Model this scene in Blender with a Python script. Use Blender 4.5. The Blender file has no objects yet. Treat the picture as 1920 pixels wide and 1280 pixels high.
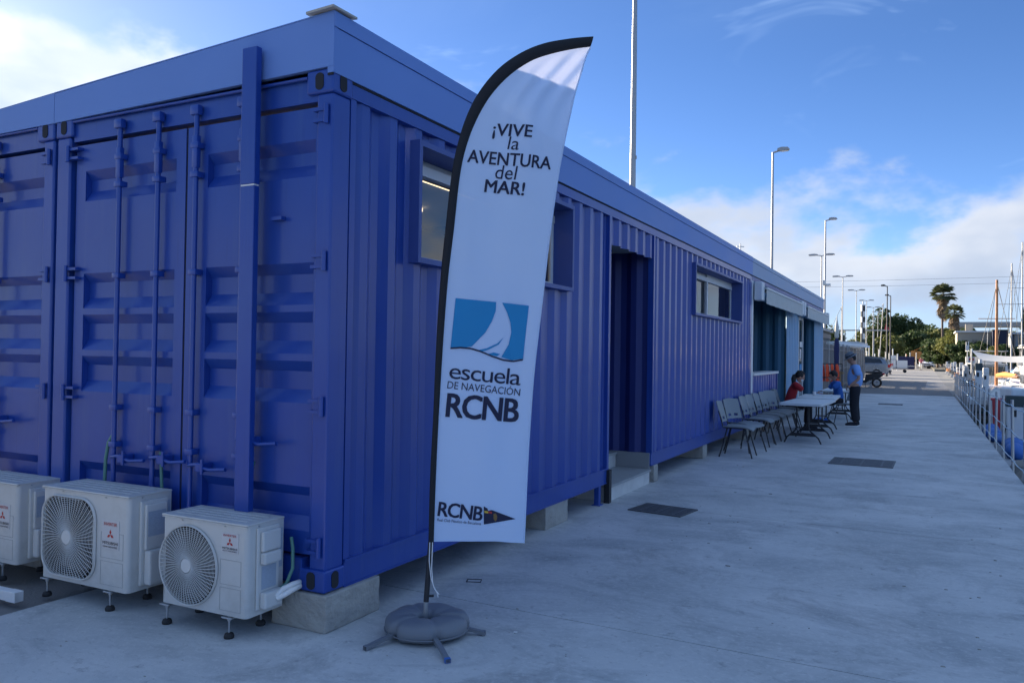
import bpy, bmesh, math, random
from mathutils import Vector, Matrix
random.seed(7)
rad = math.radians
sc = bpy.context.scene
C = sc.collection

# ------------------------------------------------------------------ camera
cam_d = bpy.data.cameras.new('camera'); cam = bpy.data.objects.new('camera', cam_d); C.objects.link(cam)
yaw, pitch, roll = rad(-27.284), rad(0.753), rad(0.855)
_f = Vector((math.sin(yaw)*math.cos(pitch), math.cos(yaw)*math.cos(pitch), math.sin(pitch)))
_r = Vector((math.cos(yaw), -math.sin(yaw), 0)); _u = _r.cross(_f)
_r2 = _r*math.cos(roll) + _u*math.sin(roll); _u2 = -_r*math.sin(roll) + _u*math.cos(roll)
M = Matrix((( _r2.x, _u2.x, -_f.x, 2.9286), (_r2.y, _u2.y, -_f.y, -3.4622), (_r2.z, _u2.z, -_f.z, 1.559), (0, 0, 0, 1)))
cam.matrix_world = M
cam_d.sensor_fit = 'HORIZONTAL'; cam_d.sensor_width = 36; cam_d.lens = 28.083
cam_d.clip_start = 0.05; cam_d.clip_end = 6000
sc.camera = cam

# ------------------------------------------------------------------ sky, sun, exposure
SUN_AZ, SUN_EL = -71.0, 17.2            # degrees, azimuth from +Y towards +X
w = bpy.data.worlds.new('World'); sc.world = w; w.use_nodes = True
nt = w.node_tree; N = nt.nodes; Lk = nt.links
for n in list(N): N.remove(n)
def wn(t, **k):
    n = N.new(t)
    for a, b in k.items(): setattr(n, a, b)
    return n
def wm(op, a, b=None, c=None, clamp=False):
    n = wn('ShaderNodeMath', operation=op, use_clamp=clamp)
    for i, v in enumerate((a, b, c)):
        if v is None: continue
        if hasattr(v, 'links'): Lk.new(v, n.inputs[i])
        else: n.inputs[i].default_value = v
    return n.outputs[0]
def wss(v, a, b):
    n = wn('ShaderNodeMapRange', interpolation_type='SMOOTHSTEP'); Lk.new(v, n.inputs[0])
    n.inputs[1].default_value = a; n.inputs[2].default_value = b
    return n.outputs[0]
sky = wn('ShaderNodeTexSky', sky_type='NISHITA'); sky.sun_disc = False
sky.sun_elevation = rad(SUN_EL); sky.sun_rotation = rad(SUN_AZ)
sky.air_density = 0.5; sky.dust_density = 0.12; sky.ozone_density = 1.0; sky.altitude = 0
tc = wn('ShaderNodeTexCoord')
sep = wn('ShaderNodeSeparateXYZ'); Lk.new(tc.outputs['Generated'], sep.inputs[0])
elev = wm('ARCSINE', sep.outputs[2])                       # radians
azim = wm('ARCTAN2', sep.outputs[0], sep.outputs[1])
def sky_noise(sx, sz, ox, oz, scale, detail, rough, dist=0.0):
    cmb = wn('ShaderNodeCombineXYZ')
    Lk.new(wm('MULTIPLY_ADD', azim, sx, ox), cmb.inputs[0]); Lk.new(wm('MULTIPLY_ADD', elev, sz, oz), cmb.inputs[1])
    n = wn('ShaderNodeTexNoise'); Lk.new(cmb.outputs[0], n.inputs['Vector'])
    n.inputs['Scale'].default_value = scale; n.inputs['Detail'].default_value = detail
    n.inputs['Roughness'].default_value = rough; n.inputs['Distortion'].default_value = dist
    return n.outputs[0]
sdir = wn('ShaderNodeVectorMath', operation='DOT_PRODUCT'); Lk.new(tc.outputs['Generated'], sdir.inputs[0])
sdir.inputs[1].default_value = (math.sin(rad(SUN_AZ))*math.cos(rad(SUN_EL)), math.cos(rad(SUN_AZ))*math.cos(rad(SUN_EL)), math.sin(rad(SUN_EL)))
near_sun = wss(sdir.outputs['Value'], .55, 1.0)
big = sky_noise(1, 1.6, 3.1, 0.0, 2.2, 2, .5)
puff = sky_noise(1, 1.7, 7.3, 2.0, 6.5, 5, .56, .12)
shade = sky_noise(1, 1.9, 7.36, 2.03, 7.0, 3, .55)
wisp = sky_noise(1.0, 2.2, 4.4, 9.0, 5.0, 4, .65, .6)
# cumulus bank low over the horizon, its top pushed up and down by the noise, reaching higher towards the sun
up = wm('MULTIPLY_ADD', big, .10, wm('MULTIPLY_ADD', wss(sdir.outputs['Value'], .45, .97), .165, .125))
tops = wm('MULTIPLY_ADD', wm('SUBTRACT', puff, .5), .25, up)
body = wss(wm('SUBTRACT', tops, elev), -.020, .045)
low = wss(wm('MULTIPLY_ADD', wm('SUBTRACT', puff, .5), .16, elev), .03, .10)
bank = wm('MULTIPLY', wm('MULTIPLY', body, low), wss(puff, .20, .44))
thin = wm('MAXIMUM', wm('MULTIPLY', wm('MULTIPLY', wss(wisp, .56, .82), .40), wss(elev, .10, .22)), wm('MULTIPLY', wm('MULTIPLY_ADD', wss(wisp, .34, .66), .50, .12), wss(elev, .34, .75)))   # faint wisps, plus cirrus added above the frame to light the deck
cover = wm('MULTIPLY', bank, .94)
haze_band = wm('MULTIPLY', wss(elev, .16, .0), .80)        # pale sea haze along the whole horizon
# colour of the cloud: sunlit tops, greyer undersides, brighter towards the sun
litc = wm('MULTIPLY_ADD', wss(shade, .40, .66), .50, wm('MULTIPLY', wss(wm('SUBTRACT', tops, elev), .13, 0.01), .55))
crgb = wn('ShaderNodeMix', data_type='RGBA'); Lk.new(litc, crgb.inputs[0])
crgb.inputs[6].default_value = (1.65, 1.95, 2.5, 1); crgb.inputs[7].default_value = (2.65, 2.78, 3.05, 1)
cbr = wn('ShaderNodeVectorMath', operation='SCALE'); Lk.new(crgb.outputs[2], cbr.inputs[0])
Lk.new(wm('MULTIPLY_ADD', near_sun, .35, 1.0), cbr.inputs['Scale'])
hz = wn('ShaderNodeMix', data_type='RGBA'); Lk.new(haze_band, hz.inputs[0]); hz.inputs[7].default_value = (1.4, 1.8, 2.5, 1)
mixc = wn('ShaderNodeMix', data_type='RGBA'); Lk.new(cover, mixc.inputs[0])
hs = wn('ShaderNodeHueSaturation'); hs.inputs['Saturation'].default_value = 1.22; hs.inputs['Value'].default_value = .80; hs.inputs['Hue'].default_value = .508; Lk.new(sky.outputs[0], hs.inputs['Color']); Lk.new(hs.outputs[0], hz.inputs[6]); ci = wn('ShaderNodeMix', data_type='RGBA'); Lk.new(thin, ci.inputs[0]); Lk.new(hz.outputs[2], ci.inputs[6]); ci.inputs[7].default_value = (2.15, 3.05, 4.5, 1); Lk.new(ci.outputs[2], mixc.inputs[6]); Lk.new(cbr.outputs[0], mixc.inputs[7])  # veil colour, tinted blue to cool the light on the deck
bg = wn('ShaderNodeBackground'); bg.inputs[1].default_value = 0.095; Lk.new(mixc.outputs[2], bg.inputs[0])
wo = wn('ShaderNodeOutputWorld'); Lk.new(bg.outputs[0], wo.inputs[0])

sun_d = bpy.data.lights.new('sun', 'SUN'); sun = bpy.data.objects.new('sun', sun_d); C.objects.link(sun)
sun_d.energy = 4.2; sun_d.angle = rad(0.53); sun_d.color = (1.0, 0.86, 0.68)
sv = Vector((math.sin(rad(SUN_AZ))*math.cos(rad(SUN_EL)), math.cos(rad(SUN_AZ))*math.cos(rad(SUN_EL)), math.sin(rad(SUN_EL))))
sun.rotation_euler = sv.to_track_quat('Z', 'Y').to_euler(); sun.location = (-20, 10, 30)

sc.view_settings.view_transform = 'Standard'; sc.view_settings.look = 'None'
sc.view_settings.exposure = 1.74; sc.view_settings.gamma = 1.0; sc.view_settings.use_curve_mapping = False
sc.cycles.max_bounces = 5; sc.cycles.transparent_max_bounces = 6; sc.cycles.caustics_reflective = False; sc.cycles.caustics_refractive = False; sc.cycles.use_denoising = True; sc.cycles.use_adaptive_sampling = True; sc.cycles.adaptive_threshold = .02

# ------------------------------------------------------------------ materials
MATS = {}
def mat(name, col, rough=.6, metal=0.0, var=.12, scale=6.0, bump=0.0, bscale=60.0, dirt=None, dirt_amt=0.0, dirt_scale=2.0,
        spec=.5, emit=None, trans=0.0, stretch=(1, 1, 1), coat=0.0, wear=False):
    """procedural paint / plastic / stone: base colour with soft mottling, optional dirt patches, fine relief"""
    m = bpy.data.materials.new(name); m.use_nodes = True; t = m.node_tree; n = t.nodes; l = t.links
    p = n['Principled BSDF']; p.inputs['Roughness'].default_value = rough; p.inputs['Metallic'].default_value = metal
    p.inputs['Specular IOR Level'].default_value = spec; p.inputs['Coat Weight'].default_value = coat; p.inputs['Coat Roughness'].default_value = .12
    co = n.new('ShaderNodeTexCoord'); mp = n.new('ShaderNodeMapping'); l.new(co.outputs['Object'], mp.inputs[0]); mp.inputs['Scale'].default_value = stretch
    no = n.new('ShaderNodeTexNoise'); l.new(mp.outputs[0], no.inputs['Vector']); no.inputs['Scale'].default_value = scale; no.inputs['Detail'].default_value = 3
    mx = n.new('ShaderNodeMix'); mx.data_type = 'RGBA'; l.new(no.outputs[0], mx.inputs[0])
    mx.inputs[6].default_value = tuple(c*(1-var) for c in col)+(1,); mx.inputs[7].default_value = tuple(min(1, c*(1+var)) for c in col)+(1,)
    out = mx.outputs[2]
    if dirt:
        n2 = n.new('ShaderNodeTexNoise'); l.new(mp.outputs[0], n2.inputs['Vector']); n2.inputs['Scale'].default_value = dirt_scale; n2.inputs['Detail'].default_value = 5; n2.inputs['Roughness'].default_value = .68
        r = n.new('ShaderNodeMapRange'); l.new(n2.outputs[0], r.inputs[0]); r.inputs[1].default_value = .48; r.inputs[2].default_value = .72; r.inputs[4].default_value = dirt_amt
        m2 = n.new('ShaderNodeMix'); m2.data_type = 'RGBA'; l.new(r.outputs[0], m2.inputs[0]); l.new(out, m2.inputs[6]); m2.inputs[7].default_value = tuple(dirt)+(1,)
        out = m2.outputs[2]
    if wear:                                             # run-down streaks, scuffs and a few rusty chips
        ms = n.new('ShaderNodeMapping'); l.new(co.outputs['Object'], ms.inputs[0]); ms.inputs['Scale'].default_value = (9, 9, .55)
        for sc_, lo, hi, amt, colr in ((1.6, .56, .74, .30, (col[0]*2.6+.02, col[1]*1.5+.02, col[2]*.95)), (5.5, .60, .78, .35, (col[0]*.6, col[1]*.55, col[2]*.55))):
            q = n.new('ShaderNodeTexNoise'); l.new(ms.outputs[0], q.inputs['Vector']); q.inputs['Scale'].default_value = sc_; q.inputs['Detail'].default_value = 5
            g = n.new('ShaderNodeMapRange'); l.new(q.outputs[0], g.inputs[0]); g.inputs[1].default_value = lo; g.inputs[2].default_value = hi; g.inputs[4].default_value = amt
            z = n.new('ShaderNodeMix'); z.data_type = 'RGBA'; l.new(g.outputs[0], z.inputs[0]); l.new(out, z.inputs[6]); z.inputs[7].default_value = colr+(1,); out = z.outputs[2]
        q = n.new('ShaderNodeTexNoise'); l.new(co.outputs['Object'], q.inputs['Vector']); q.inputs['Scale'].default_value = 16; q.inputs['Detail'].default_value = 7; q.inputs['Roughness'].default_value = .7
        g = n.new('ShaderNodeMapRange'); l.new(q.outputs[0], g.inputs[0]); g.inputs[1].default_value = .735; g.inputs[2].default_value = .76
        z = n.new('ShaderNodeMix'); z.data_type = 'RGBA'; l.new(g.outputs[0], z.inputs[0]); l.new(out, z.inputs[6]); z.inputs[7].default_value = (.10, .055, .04, 1); out = z.outputs[2]
    l.new(out, p.inputs['Base Color'])
    rr = n.new('ShaderNodeMapRange'); l.new(no.outputs[0], rr.inputs[0]); rr.inputs[3].default_value = max(.02, rough-.08); rr.inputs[4].default_value = min(1, rough+.08); l.new(rr.outputs[0], p.inputs['Roughness'])
    if bump:
        nb = n.new('ShaderNodeTexNoise'); l.new(mp.outputs[0], nb.inputs['Vector']); nb.inputs['Scale'].default_value = bscale; nb.inputs['Detail'].default_value = 2
        b = n.new('ShaderNodeBump'); b.inputs['Strength'].default_value = bump; b.inputs['Distance'].default_value = .01
        l.new(nb.outputs[0], b.inputs['Height']); l.new(b.outputs[0], p.inputs['Normal'])
    if emit:
        p.inputs['Emission Color'].default_value = tuple(emit)+(1,); p.inputs['Emission Strength'].default_value = 1
    if trans: p.inputs['Transmission Weight'].default_value = trans
    MATS[name] = m
    return m

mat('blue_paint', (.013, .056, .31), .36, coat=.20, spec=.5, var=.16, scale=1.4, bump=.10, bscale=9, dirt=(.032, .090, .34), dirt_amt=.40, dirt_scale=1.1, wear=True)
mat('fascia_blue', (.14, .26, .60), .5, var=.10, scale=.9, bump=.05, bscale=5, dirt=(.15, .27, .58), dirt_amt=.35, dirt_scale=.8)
mat('fascia_pale', (.27, .38, .55), .5, var=.08, scale=.9, bump=.04, bscale=5)
mat('teal_paint', (.20, .36, .52), .5, var=.10, scale=1.4, bump=.06, bscale=9, dirt=(.2, .28, .36), dirt_amt=.3)
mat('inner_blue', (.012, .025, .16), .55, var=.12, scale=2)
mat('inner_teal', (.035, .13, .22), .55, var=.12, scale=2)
mat('lamp_tube', (.9, .8, .65), .4, emit=(.75, .52, .34), var=.01)
mat('ceiling_white', (.72, .74, .74), .7, var=.03)
mat('ceiling_grey', (.30, .32, .34), .8, var=.05)
mat('dark_gap', (.02, .022, .03), .9, var=.2)
mat('roof_sheet', (.42, .40, .36), .7, var=.15, scale=3)
mat('trim_white', (.70, .71, .72), .45, var=.04)
mat('trim_blue', (.05, .09, .30), .45, var=.06)
mat('galvanised', (.42, .44, .46), .38, metal=.7, var=.12, scale=8)
mat('steel_pole', (.40, .40, .40), .45, metal=.35, var=.08, scale=4)
mat('dark_metal', (.018, .020, .026), .5, var=.15)
mat('black_cloth', (.010, .012, .018), .8, var=.2, bump=.15, bscale=200)
mat('rubber', (.022, .022, .024), .75, var=.2)
mat('ac_body', (.55, .55, .53), .45, var=.05, scale=3, dirt=(.36, .35, .32), dirt_amt=.55, dirt_scale=3.2)
mat('ac_crease', (.36, .37, .37), .5, var=.03)
mat('ac_cover', (.59, .59, .57), .5, var=.03)
mat('ac_grille', (.56, .57, .56), .5, var=.04)
mat('ac_dark', (.025, .027, .03), .6, var=.2)
mat('ac_blade', (.10, .105, .11), .5, var=.1)
mat('plate', (.56, .55, .55), .35, var=.03)
mat('sticker', (.36, .42, .50), .4, var=.25, scale=60, stretch=(1, 1, 6))
mat('print_red', (.45, .03, .03), .5, var=.05)
mat('print_black', (.02, .02, .025), .5, var=.05)
mat('hose_green', (.09, .23, .19), .5, var=.1)
mat('hose_white', (.74, .74, .72), .5, var=.06, bump=.3, bscale=120)
mat('block_concrete', (.36, .35, .32), .92, var=.2, scale=9, bump=.9, bscale=38, dirt=(.20, .195, .18), dirt_amt=.5, dirt_scale=6)
mat('step_stone', (.33, .34, .34), .85, var=.12, scale=12, bump=.2, bscale=60)
mat('step_white', (.58, .58, .56), .8, var=.1, scale=10, dirt=(.3, .3, .29), dirt_amt=.4)
mat('grey_plinth', (.26, .27, .28), .8, var=.06)
mat('bag_vinyl', (.16, .175, .20), .48, var=.12, scale=7, bump=.12, bscale=14)
mat('navy_print', (.010, .014, .05), .7, var=.05)
mat('logo_blue', (.012, .24, .52), .7, var=.05)
mat('yellow_print', (.65, .45, .05), .7, var=.05)
mat('gold_print', (.20, .12, .04), .7, var=.2, scale=200)
mat('cord_white', (.75, .75, .75), .7, var=.05)
mat('chair_plastic', (.22, .245, .26), .55, var=.05)
mat('table_plastic', (.60, .63, .64), .5, var=.05, scale=4)
mat('iron', (.11, .115, .12), .6, metal=.4, var=.2, scale=20, bump=.3, bscale=90)
mat('skin', (.42, .23, .16), .55, var=.08)
mat('hair', (.012, .009, .008), .6, var=.3, scale=60, bump=.5, bscale=90)
mat('shirt_red', (.36, .018, .025), .85, var=.1)
mat('shirt_blue', (.22, .40, .78), .85, var=.06, scale=10, bump=.2, bscale=25)
mat('shirt_deep', (.03, .14, .48), .85, var=.1)
mat('trousers', (.012, .014, .022), .9, var=.2)
mat('hat_grey', (.13, .16, .20), .85, var=.1)
mat('sole_white', (.7, .7, .7), .6, var=.05)
mat('cloth_pink', (.55, .12, .16), .85, var=.1)
mat('mask', (.65, .70, .74), .8, var=.05)
mat('jacket_orange', (.75, .085, .025), .7, var=.12, scale=12)
mat('wood', (.42, .27, .13), .75, var=.25, scale=4, stretch=(1, 1, 6))
mat('wood_mast', (.42, .19, .08), .4, var=.15, scale=3, stretch=(8, 8, 1))
mat('car_grey', (.22, .26, .30), .25, metal=.5, var=.05, coat=.6)
mat('car_white', (.72, .73, .74), .28, var=.03, coat=.5)
mat('car_glass', (.015, .02, .025), .06, var=.1, spec=.8)
mat('tyre', (.018, .018, .018), .8, var=.2)
mat('alloy', (.5, .5, .52), .3, metal=.8, var=.05)
mat('light_red', (.45, .02, .02), .25, var=.05)
mat('light_clear', (.75, .75, .72), .15, var=.05)
mat('scooter_black', (.015, .016, .02), .3, var=.1, coat=.5)
mat('hull_white', (.72, .72, .70), .35, var=.05, scale=2, dirt=(.5, .48, .42), dirt_amt=.3)
mat('canvas_white', (.62, .60, .55), .85, var=.08, bump=.3, bscale=10)
mat('canvas_blue', (.12, .24, .45), .85, var=.08, bump=.3, bscale=8)
mat('canvas_orange', (.66, .28, .07), .85, var=.12, bump=.3, bscale=8)
mat('canvas_navy', (.02, .025, .09), .85, var=.1)
mat('tarp_blue', (.03, .13, .42), .6, var=.2, scale=5, bump=.5, bscale=12)
mat('red_stripe', (.52, .06, .07), .7, var=.1)
mat('post_white', (.66, .67, .66), .5, var=.05, dirt=(.45, .43, .38), dirt_amt=.3)
mat('rope', (.50, .60, .66), .8, var=.15, scale=60, bump=.4, bscale=200)
mat('bark', (.17, .13, .10), .9, var=.3, scale=8, bump=.6, bscale=30)
mat('skirt', (.26, .19, .12), .9, var=.3, scale=5)
mat('rock', (.30, .29, .27), .9, var=.2, scale=3, bump=.8, bscale=8)
mat('weathered_wood', (.22, .21, .20), .9, var=.3, scale=5, stretch=(6, 6, 1))
mat('shed_dark', (.05, .07, .07), .7, var=.2)
mat('shed_blue', (.04, .16, .40), .7, var=.15)
mat('viaduct', (.36, .38, .38), .8, var=.1)
mat('building_tan', (.40, .35, .28), .85, var=.12, scale=.4, bump=.2, bscale=4)
mat('navy_wall', (.012, .018, .05), .7, var=.1)
mat('quay_stone', (.28, .27, .25), .9, var=.2, scale=2, bump=.5, bscale=14, dirt=(.10, .11, .08), dirt_amt=.6)
mat('pontoon', (.34, .35, .36), .85, var=.12, scale=3)

def leaf_mat(name, c1, c2):
    m = bpy.data.materials.new(name); m.use_nodes = True; t = m.node_tree; n = t.nodes; l = t.links
    p = n['Principled BSDF']; p.inputs['Roughness'].default_value = .65
    co = n.new('ShaderNodeTexCoord'); no = n.new('ShaderNodeTexNoise'); l.new(co.outputs['Object'], no.inputs['Vector']); no.inputs['Scale'].default_value = .9; no.inputs['Detail'].default_value = 4
    r = n.new('ShaderNodeMapRange'); l.new(no.outputs[0], r.inputs[0]); r.inputs[1].default_value = .35; r.inputs[2].default_value = .65
    mx = n.new('ShaderNodeMix'); mx.data_type = 'RGBA'; l.new(r.outputs[0], mx.inputs[0]); mx.inputs[6].default_value = c1+(1,); mx.inputs[7].default_value = c2+(1,)
    l.new(mx.outputs[2], p.inputs['Base Color'])
    tr = n.new('ShaderNodeBsdfTranslucent'); l.new(mx.outputs[2], tr.inputs[0]); ms = n.new('ShaderNodeMixShader'); ms.inputs[0].default_value = .3
    l.new(p.outputs[0], ms.inputs[1]); l.new(tr.outputs[0], ms.inputs[2]); l.new(ms.outputs[0], n['Material Output'].inputs[0])
    MATS[name] = m
leaf_mat('leaf_dark', (.040, .075, .028), (.085, .125, .040))
leaf_mat('leaf_olive', (.13, .155, .042), (.23, .235, .07))
leaf_mat('leaf_palm', (.085, .115, .05), (.16, .165, .08))
leaf_mat('leaf_fir', (.018, .045, .028), (.035, .065, .035))

def banner_mat():
    m = bpy.data.materials.new('banner_cloth'); m.use_nodes = True; t = m.node_tree; n = t.nodes; l = t.links
    p = n['Principled BSDF']; p.inputs['Base Color'].default_value = (.62, .77, 1.0, 1); p.inputs['Roughness'].default_value = .75
    p.inputs['Sheen Weight'].default_value = .15
    co = n.new('ShaderNodeTexCoord'); no = n.new('ShaderNodeTexNoise'); l.new(co.outputs['Object'], no.inputs['Vector']); no.inputs['Scale'].default_value = 3.5; no.inputs['Detail'].default_value = 4
    b = n.new('ShaderNodeBump'); b.inputs['Strength'].default_value = .25; b.inputs['Distance'].default_value = .02; l.new(no.outputs[0], b.inputs['Height']); l.new(b.outputs[0], p.inputs['Normal'])
    tr = n.new('ShaderNodeBsdfTranslucent'); tr.inputs[0].default_value = (.70, .74, .92, 1)
    tp = n.new('ShaderNodeBsdfTransparent'); tp.inputs[0].default_value = (.85, .88, 1, 1)
    a = n.new('ShaderNodeMixShader'); a.inputs[0].default_value = .16; l.new(p.outputs[0], a.inputs[1]); l.new(tr.outputs[0], a.inputs[2])
    c = n.new('ShaderNodeMixShader'); c.inputs[0].default_value = .05; l.new(a.outputs[0], c.inputs[1]); l.new(tp.outputs[0], c.inputs[2])
    l.new(c.outputs[0], n['Material Output'].inputs[0]); MATS['banner_cloth'] = m
banner_mat()

def deck_mat():
    m = bpy.data.materials.new('deck_concrete'); m.use_nodes = True; t = m.node_tree; n = t.nodes; l = t.links
    p = n['Principled BSDF']; co = n.new('ShaderNodeTexCoord')
    def noise(s, d, r, vec=None, dist=0):
        x = n.new('ShaderNodeTexNoise'); l.new(vec or co.outputs['Object'], x.inputs['Vector']); x.inputs['Scale'].default_value = s; x.inputs['Detail'].default_value = d; x.inputs['Roughness'].default_value = r; x.inputs['Distortion'].default_value = dist; return x.outputs[0]
    def ramp(v, a, b, hi=1.0):
        r = n.new('ShaderNodeMapRange'); l.new(v, r.inputs[0]); r.inputs[1].default_value = a; r.inputs[2].default_value = b; r.inputs[4].default_value = hi; return r.outputs[0]
    def mixc(f, a, b):
        x = n.new('ShaderNodeMix'); x.data_type = 'RGBA'; l.new(f, x.inputs[0])
        for i, v in ((6, a), (7, b)):
            if isinstance(v, tuple): x.inputs[i].default_value = v+(1,)
            else: l.new(v, x.inputs[i])
        return x.outputs[2]
    mp = n.new('ShaderNodeMapping'); l.new(co.outputs['Object'], mp.inputs[0]); mp.inputs['Rotation'].default_value = (0, 0, .35); mp.inputs['Scale'].default_value = (.8, 1.35, 1)
    base = mixc(ramp(noise(.9, 5, .62), .3, .7), (.41, .425, .425), (.58, .585, .575))
    base = mixc(ramp(noise(1.1, 6, .72, mp.outputs[0], .9), .46, .66, .85), base, (.30, .32, .33))       # trowel and wash marks
    base = mixc(ramp(noise(.42, 4, .65), .52, .70, .75), base, (.62, .61, .59))                            # pale, dusty patches
    base = mixc(ramp(noise(1.3, 6, .75, None, .6), .53, .66, .65), base, (.26, .27, .275))                     # damp blotches
    base = mixc(ramp(noise(7, 4, .75), .60, .72, .7), base, (.22, .23, .24))                                # small stains
    base = mixc(ramp(noise(26, 3, .75), .52, .72, .6), base, (.62, .62, .60)); base = mixc(ramp(noise(19, 4, .8, mp.outputs[0]), .57, .70, .55), base, (.25, .255, .26))                                # sandy grain
    v = n.new('ShaderNodeTexVoronoi'); l.new(co.outputs['Object'], v.inputs['Vector']); v.inputs['Scale'].default_value = 2.1; v.inputs['Randomness'].default_value = 1.0
    sp = n.new('ShaderNodeMath'); sp.operation = 'LESS_THAN'; l.new(v.outputs['Distance'], sp.inputs[0]); sp.inputs[1].default_value = .030
    base = mixc(sp.outputs[0], base, (.68, .68, .66))                                                   # dried splashes
    v2 = n.new('ShaderNodeTexVoronoi'); l.new(co.outputs['Object'], v2.inputs['Vector']); v2.inputs['Scale'].default_value = 3.3; 
    s2 = n.new('ShaderNodeMath'); s2.operation = 'LESS_THAN'; l.new(v2.outputs['Distance'], s2.inputs[0]); s2.inputs[1].default_value = .028
    base = mixc(s2.outputs[0], base, (.09, .09, .095))                                                  # gum and tar spots
    l.new(base, p.inputs['Base Color'])
    r = n.new('ShaderNodeMapRange'); l.new(noise(2.2, 3, .6), r.inputs[0]); r.inputs[3].default_value = .62; r.inputs[4].default_value = .88; l.new(r.outputs[0], p.inputs['Roughness'])
    b = n.new('ShaderNodeBump'); b.inputs['Strength'].default_value = .35; b.inputs['Distance'].default_value = .006
    ad = n.new('ShaderNodeMath'); ad.operation = 'ADD'; l.new(noise(45, 2, .6), ad.inputs[0]); l.new(noise(5, 3, .6), ad.inputs[1]); l.new(ad.outputs[0], b.inputs['Height']); l.new(b.outputs[0], p.inputs['Normal'])
    MATS['deck_concrete'] = m
deck_mat()
mat('asphalt', (.17, .168, .165), .9, var=.25, scale=1.2, bump=.5, bscale=60, dirt=(.20, .19, .175), dirt_amt=.6, dirt_scale=.35)
mat('road_pale', (.30, .29, .275), .9, var=.15, scale=.8, bump=.4, bscale=50, dirt=(.22, .215, .205), dirt_amt=.6, dirt_scale=.3)
mat('land', (.16, .15, .12), .95, var=.2, scale=.05)
def water_mat():
    m = bpy.data.materials.new('water'); m.use_nodes = True; t = m.node_tree; n = t.nodes; l = t.links
    p = n['Principled BSDF']; p.inputs['Base Color'].default_value = (.012, .03, .035, 1); p.inputs['Roughness'].default_value = .08; p.inputs['IOR'].default_value = 1.33
    co = n.new('ShaderNodeTexCoord'); no = n.new('ShaderNodeTexNoise'); l.new(co.outputs['Object'], no.inputs['Vector']); no.inputs['Scale'].default_value = 2.0; no.inputs['Detail'].default_value = 5
    b = n.new('ShaderNodeBump'); b.inputs['Strength'].default_value = .35; b.inputs['Distance'].default_value = .1; l.new(no.outputs[0], b.inputs['Height']); l.new(b.outputs[0], p.inputs['Normal'])
    MATS['water'] = m
water_mat()
def pane_mat():
    m = bpy.data.materials.new('window_pane'); m.use_nodes = True; t = m.node_tree; n = t.nodes; l = t.links
    p = n['Principled BSDF']; p.inputs['Base Color'].default_value = (.03, .045, .05, 1); p.inputs['Roughness'].default_value = .03; p.inputs['Specular IOR Level'].default_value = .9
    tp = n.new('ShaderNodeBsdfTransparent'); tp.inputs[0].default_value = (.75, .85, .85, 1)
    fr = n.new('ShaderNodeFresnel'); fr.inputs[0].default_value = 2.1
    gl = n.new('ShaderNodeBsdfGlossy'); gl.inputs['Roughness'].default_value = .02
    x = n.new('ShaderNodeMixShader'); l.new(fr.outputs[0], x.inputs[0]); l.new(tp.outputs[0], x.inputs[1]); l.new(gl.outputs[0], x.inputs[2])
    l.new(x.outputs[0], n['Material Output'].inputs[0]); MATS['window_pane'] = m
pane_mat()

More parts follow.
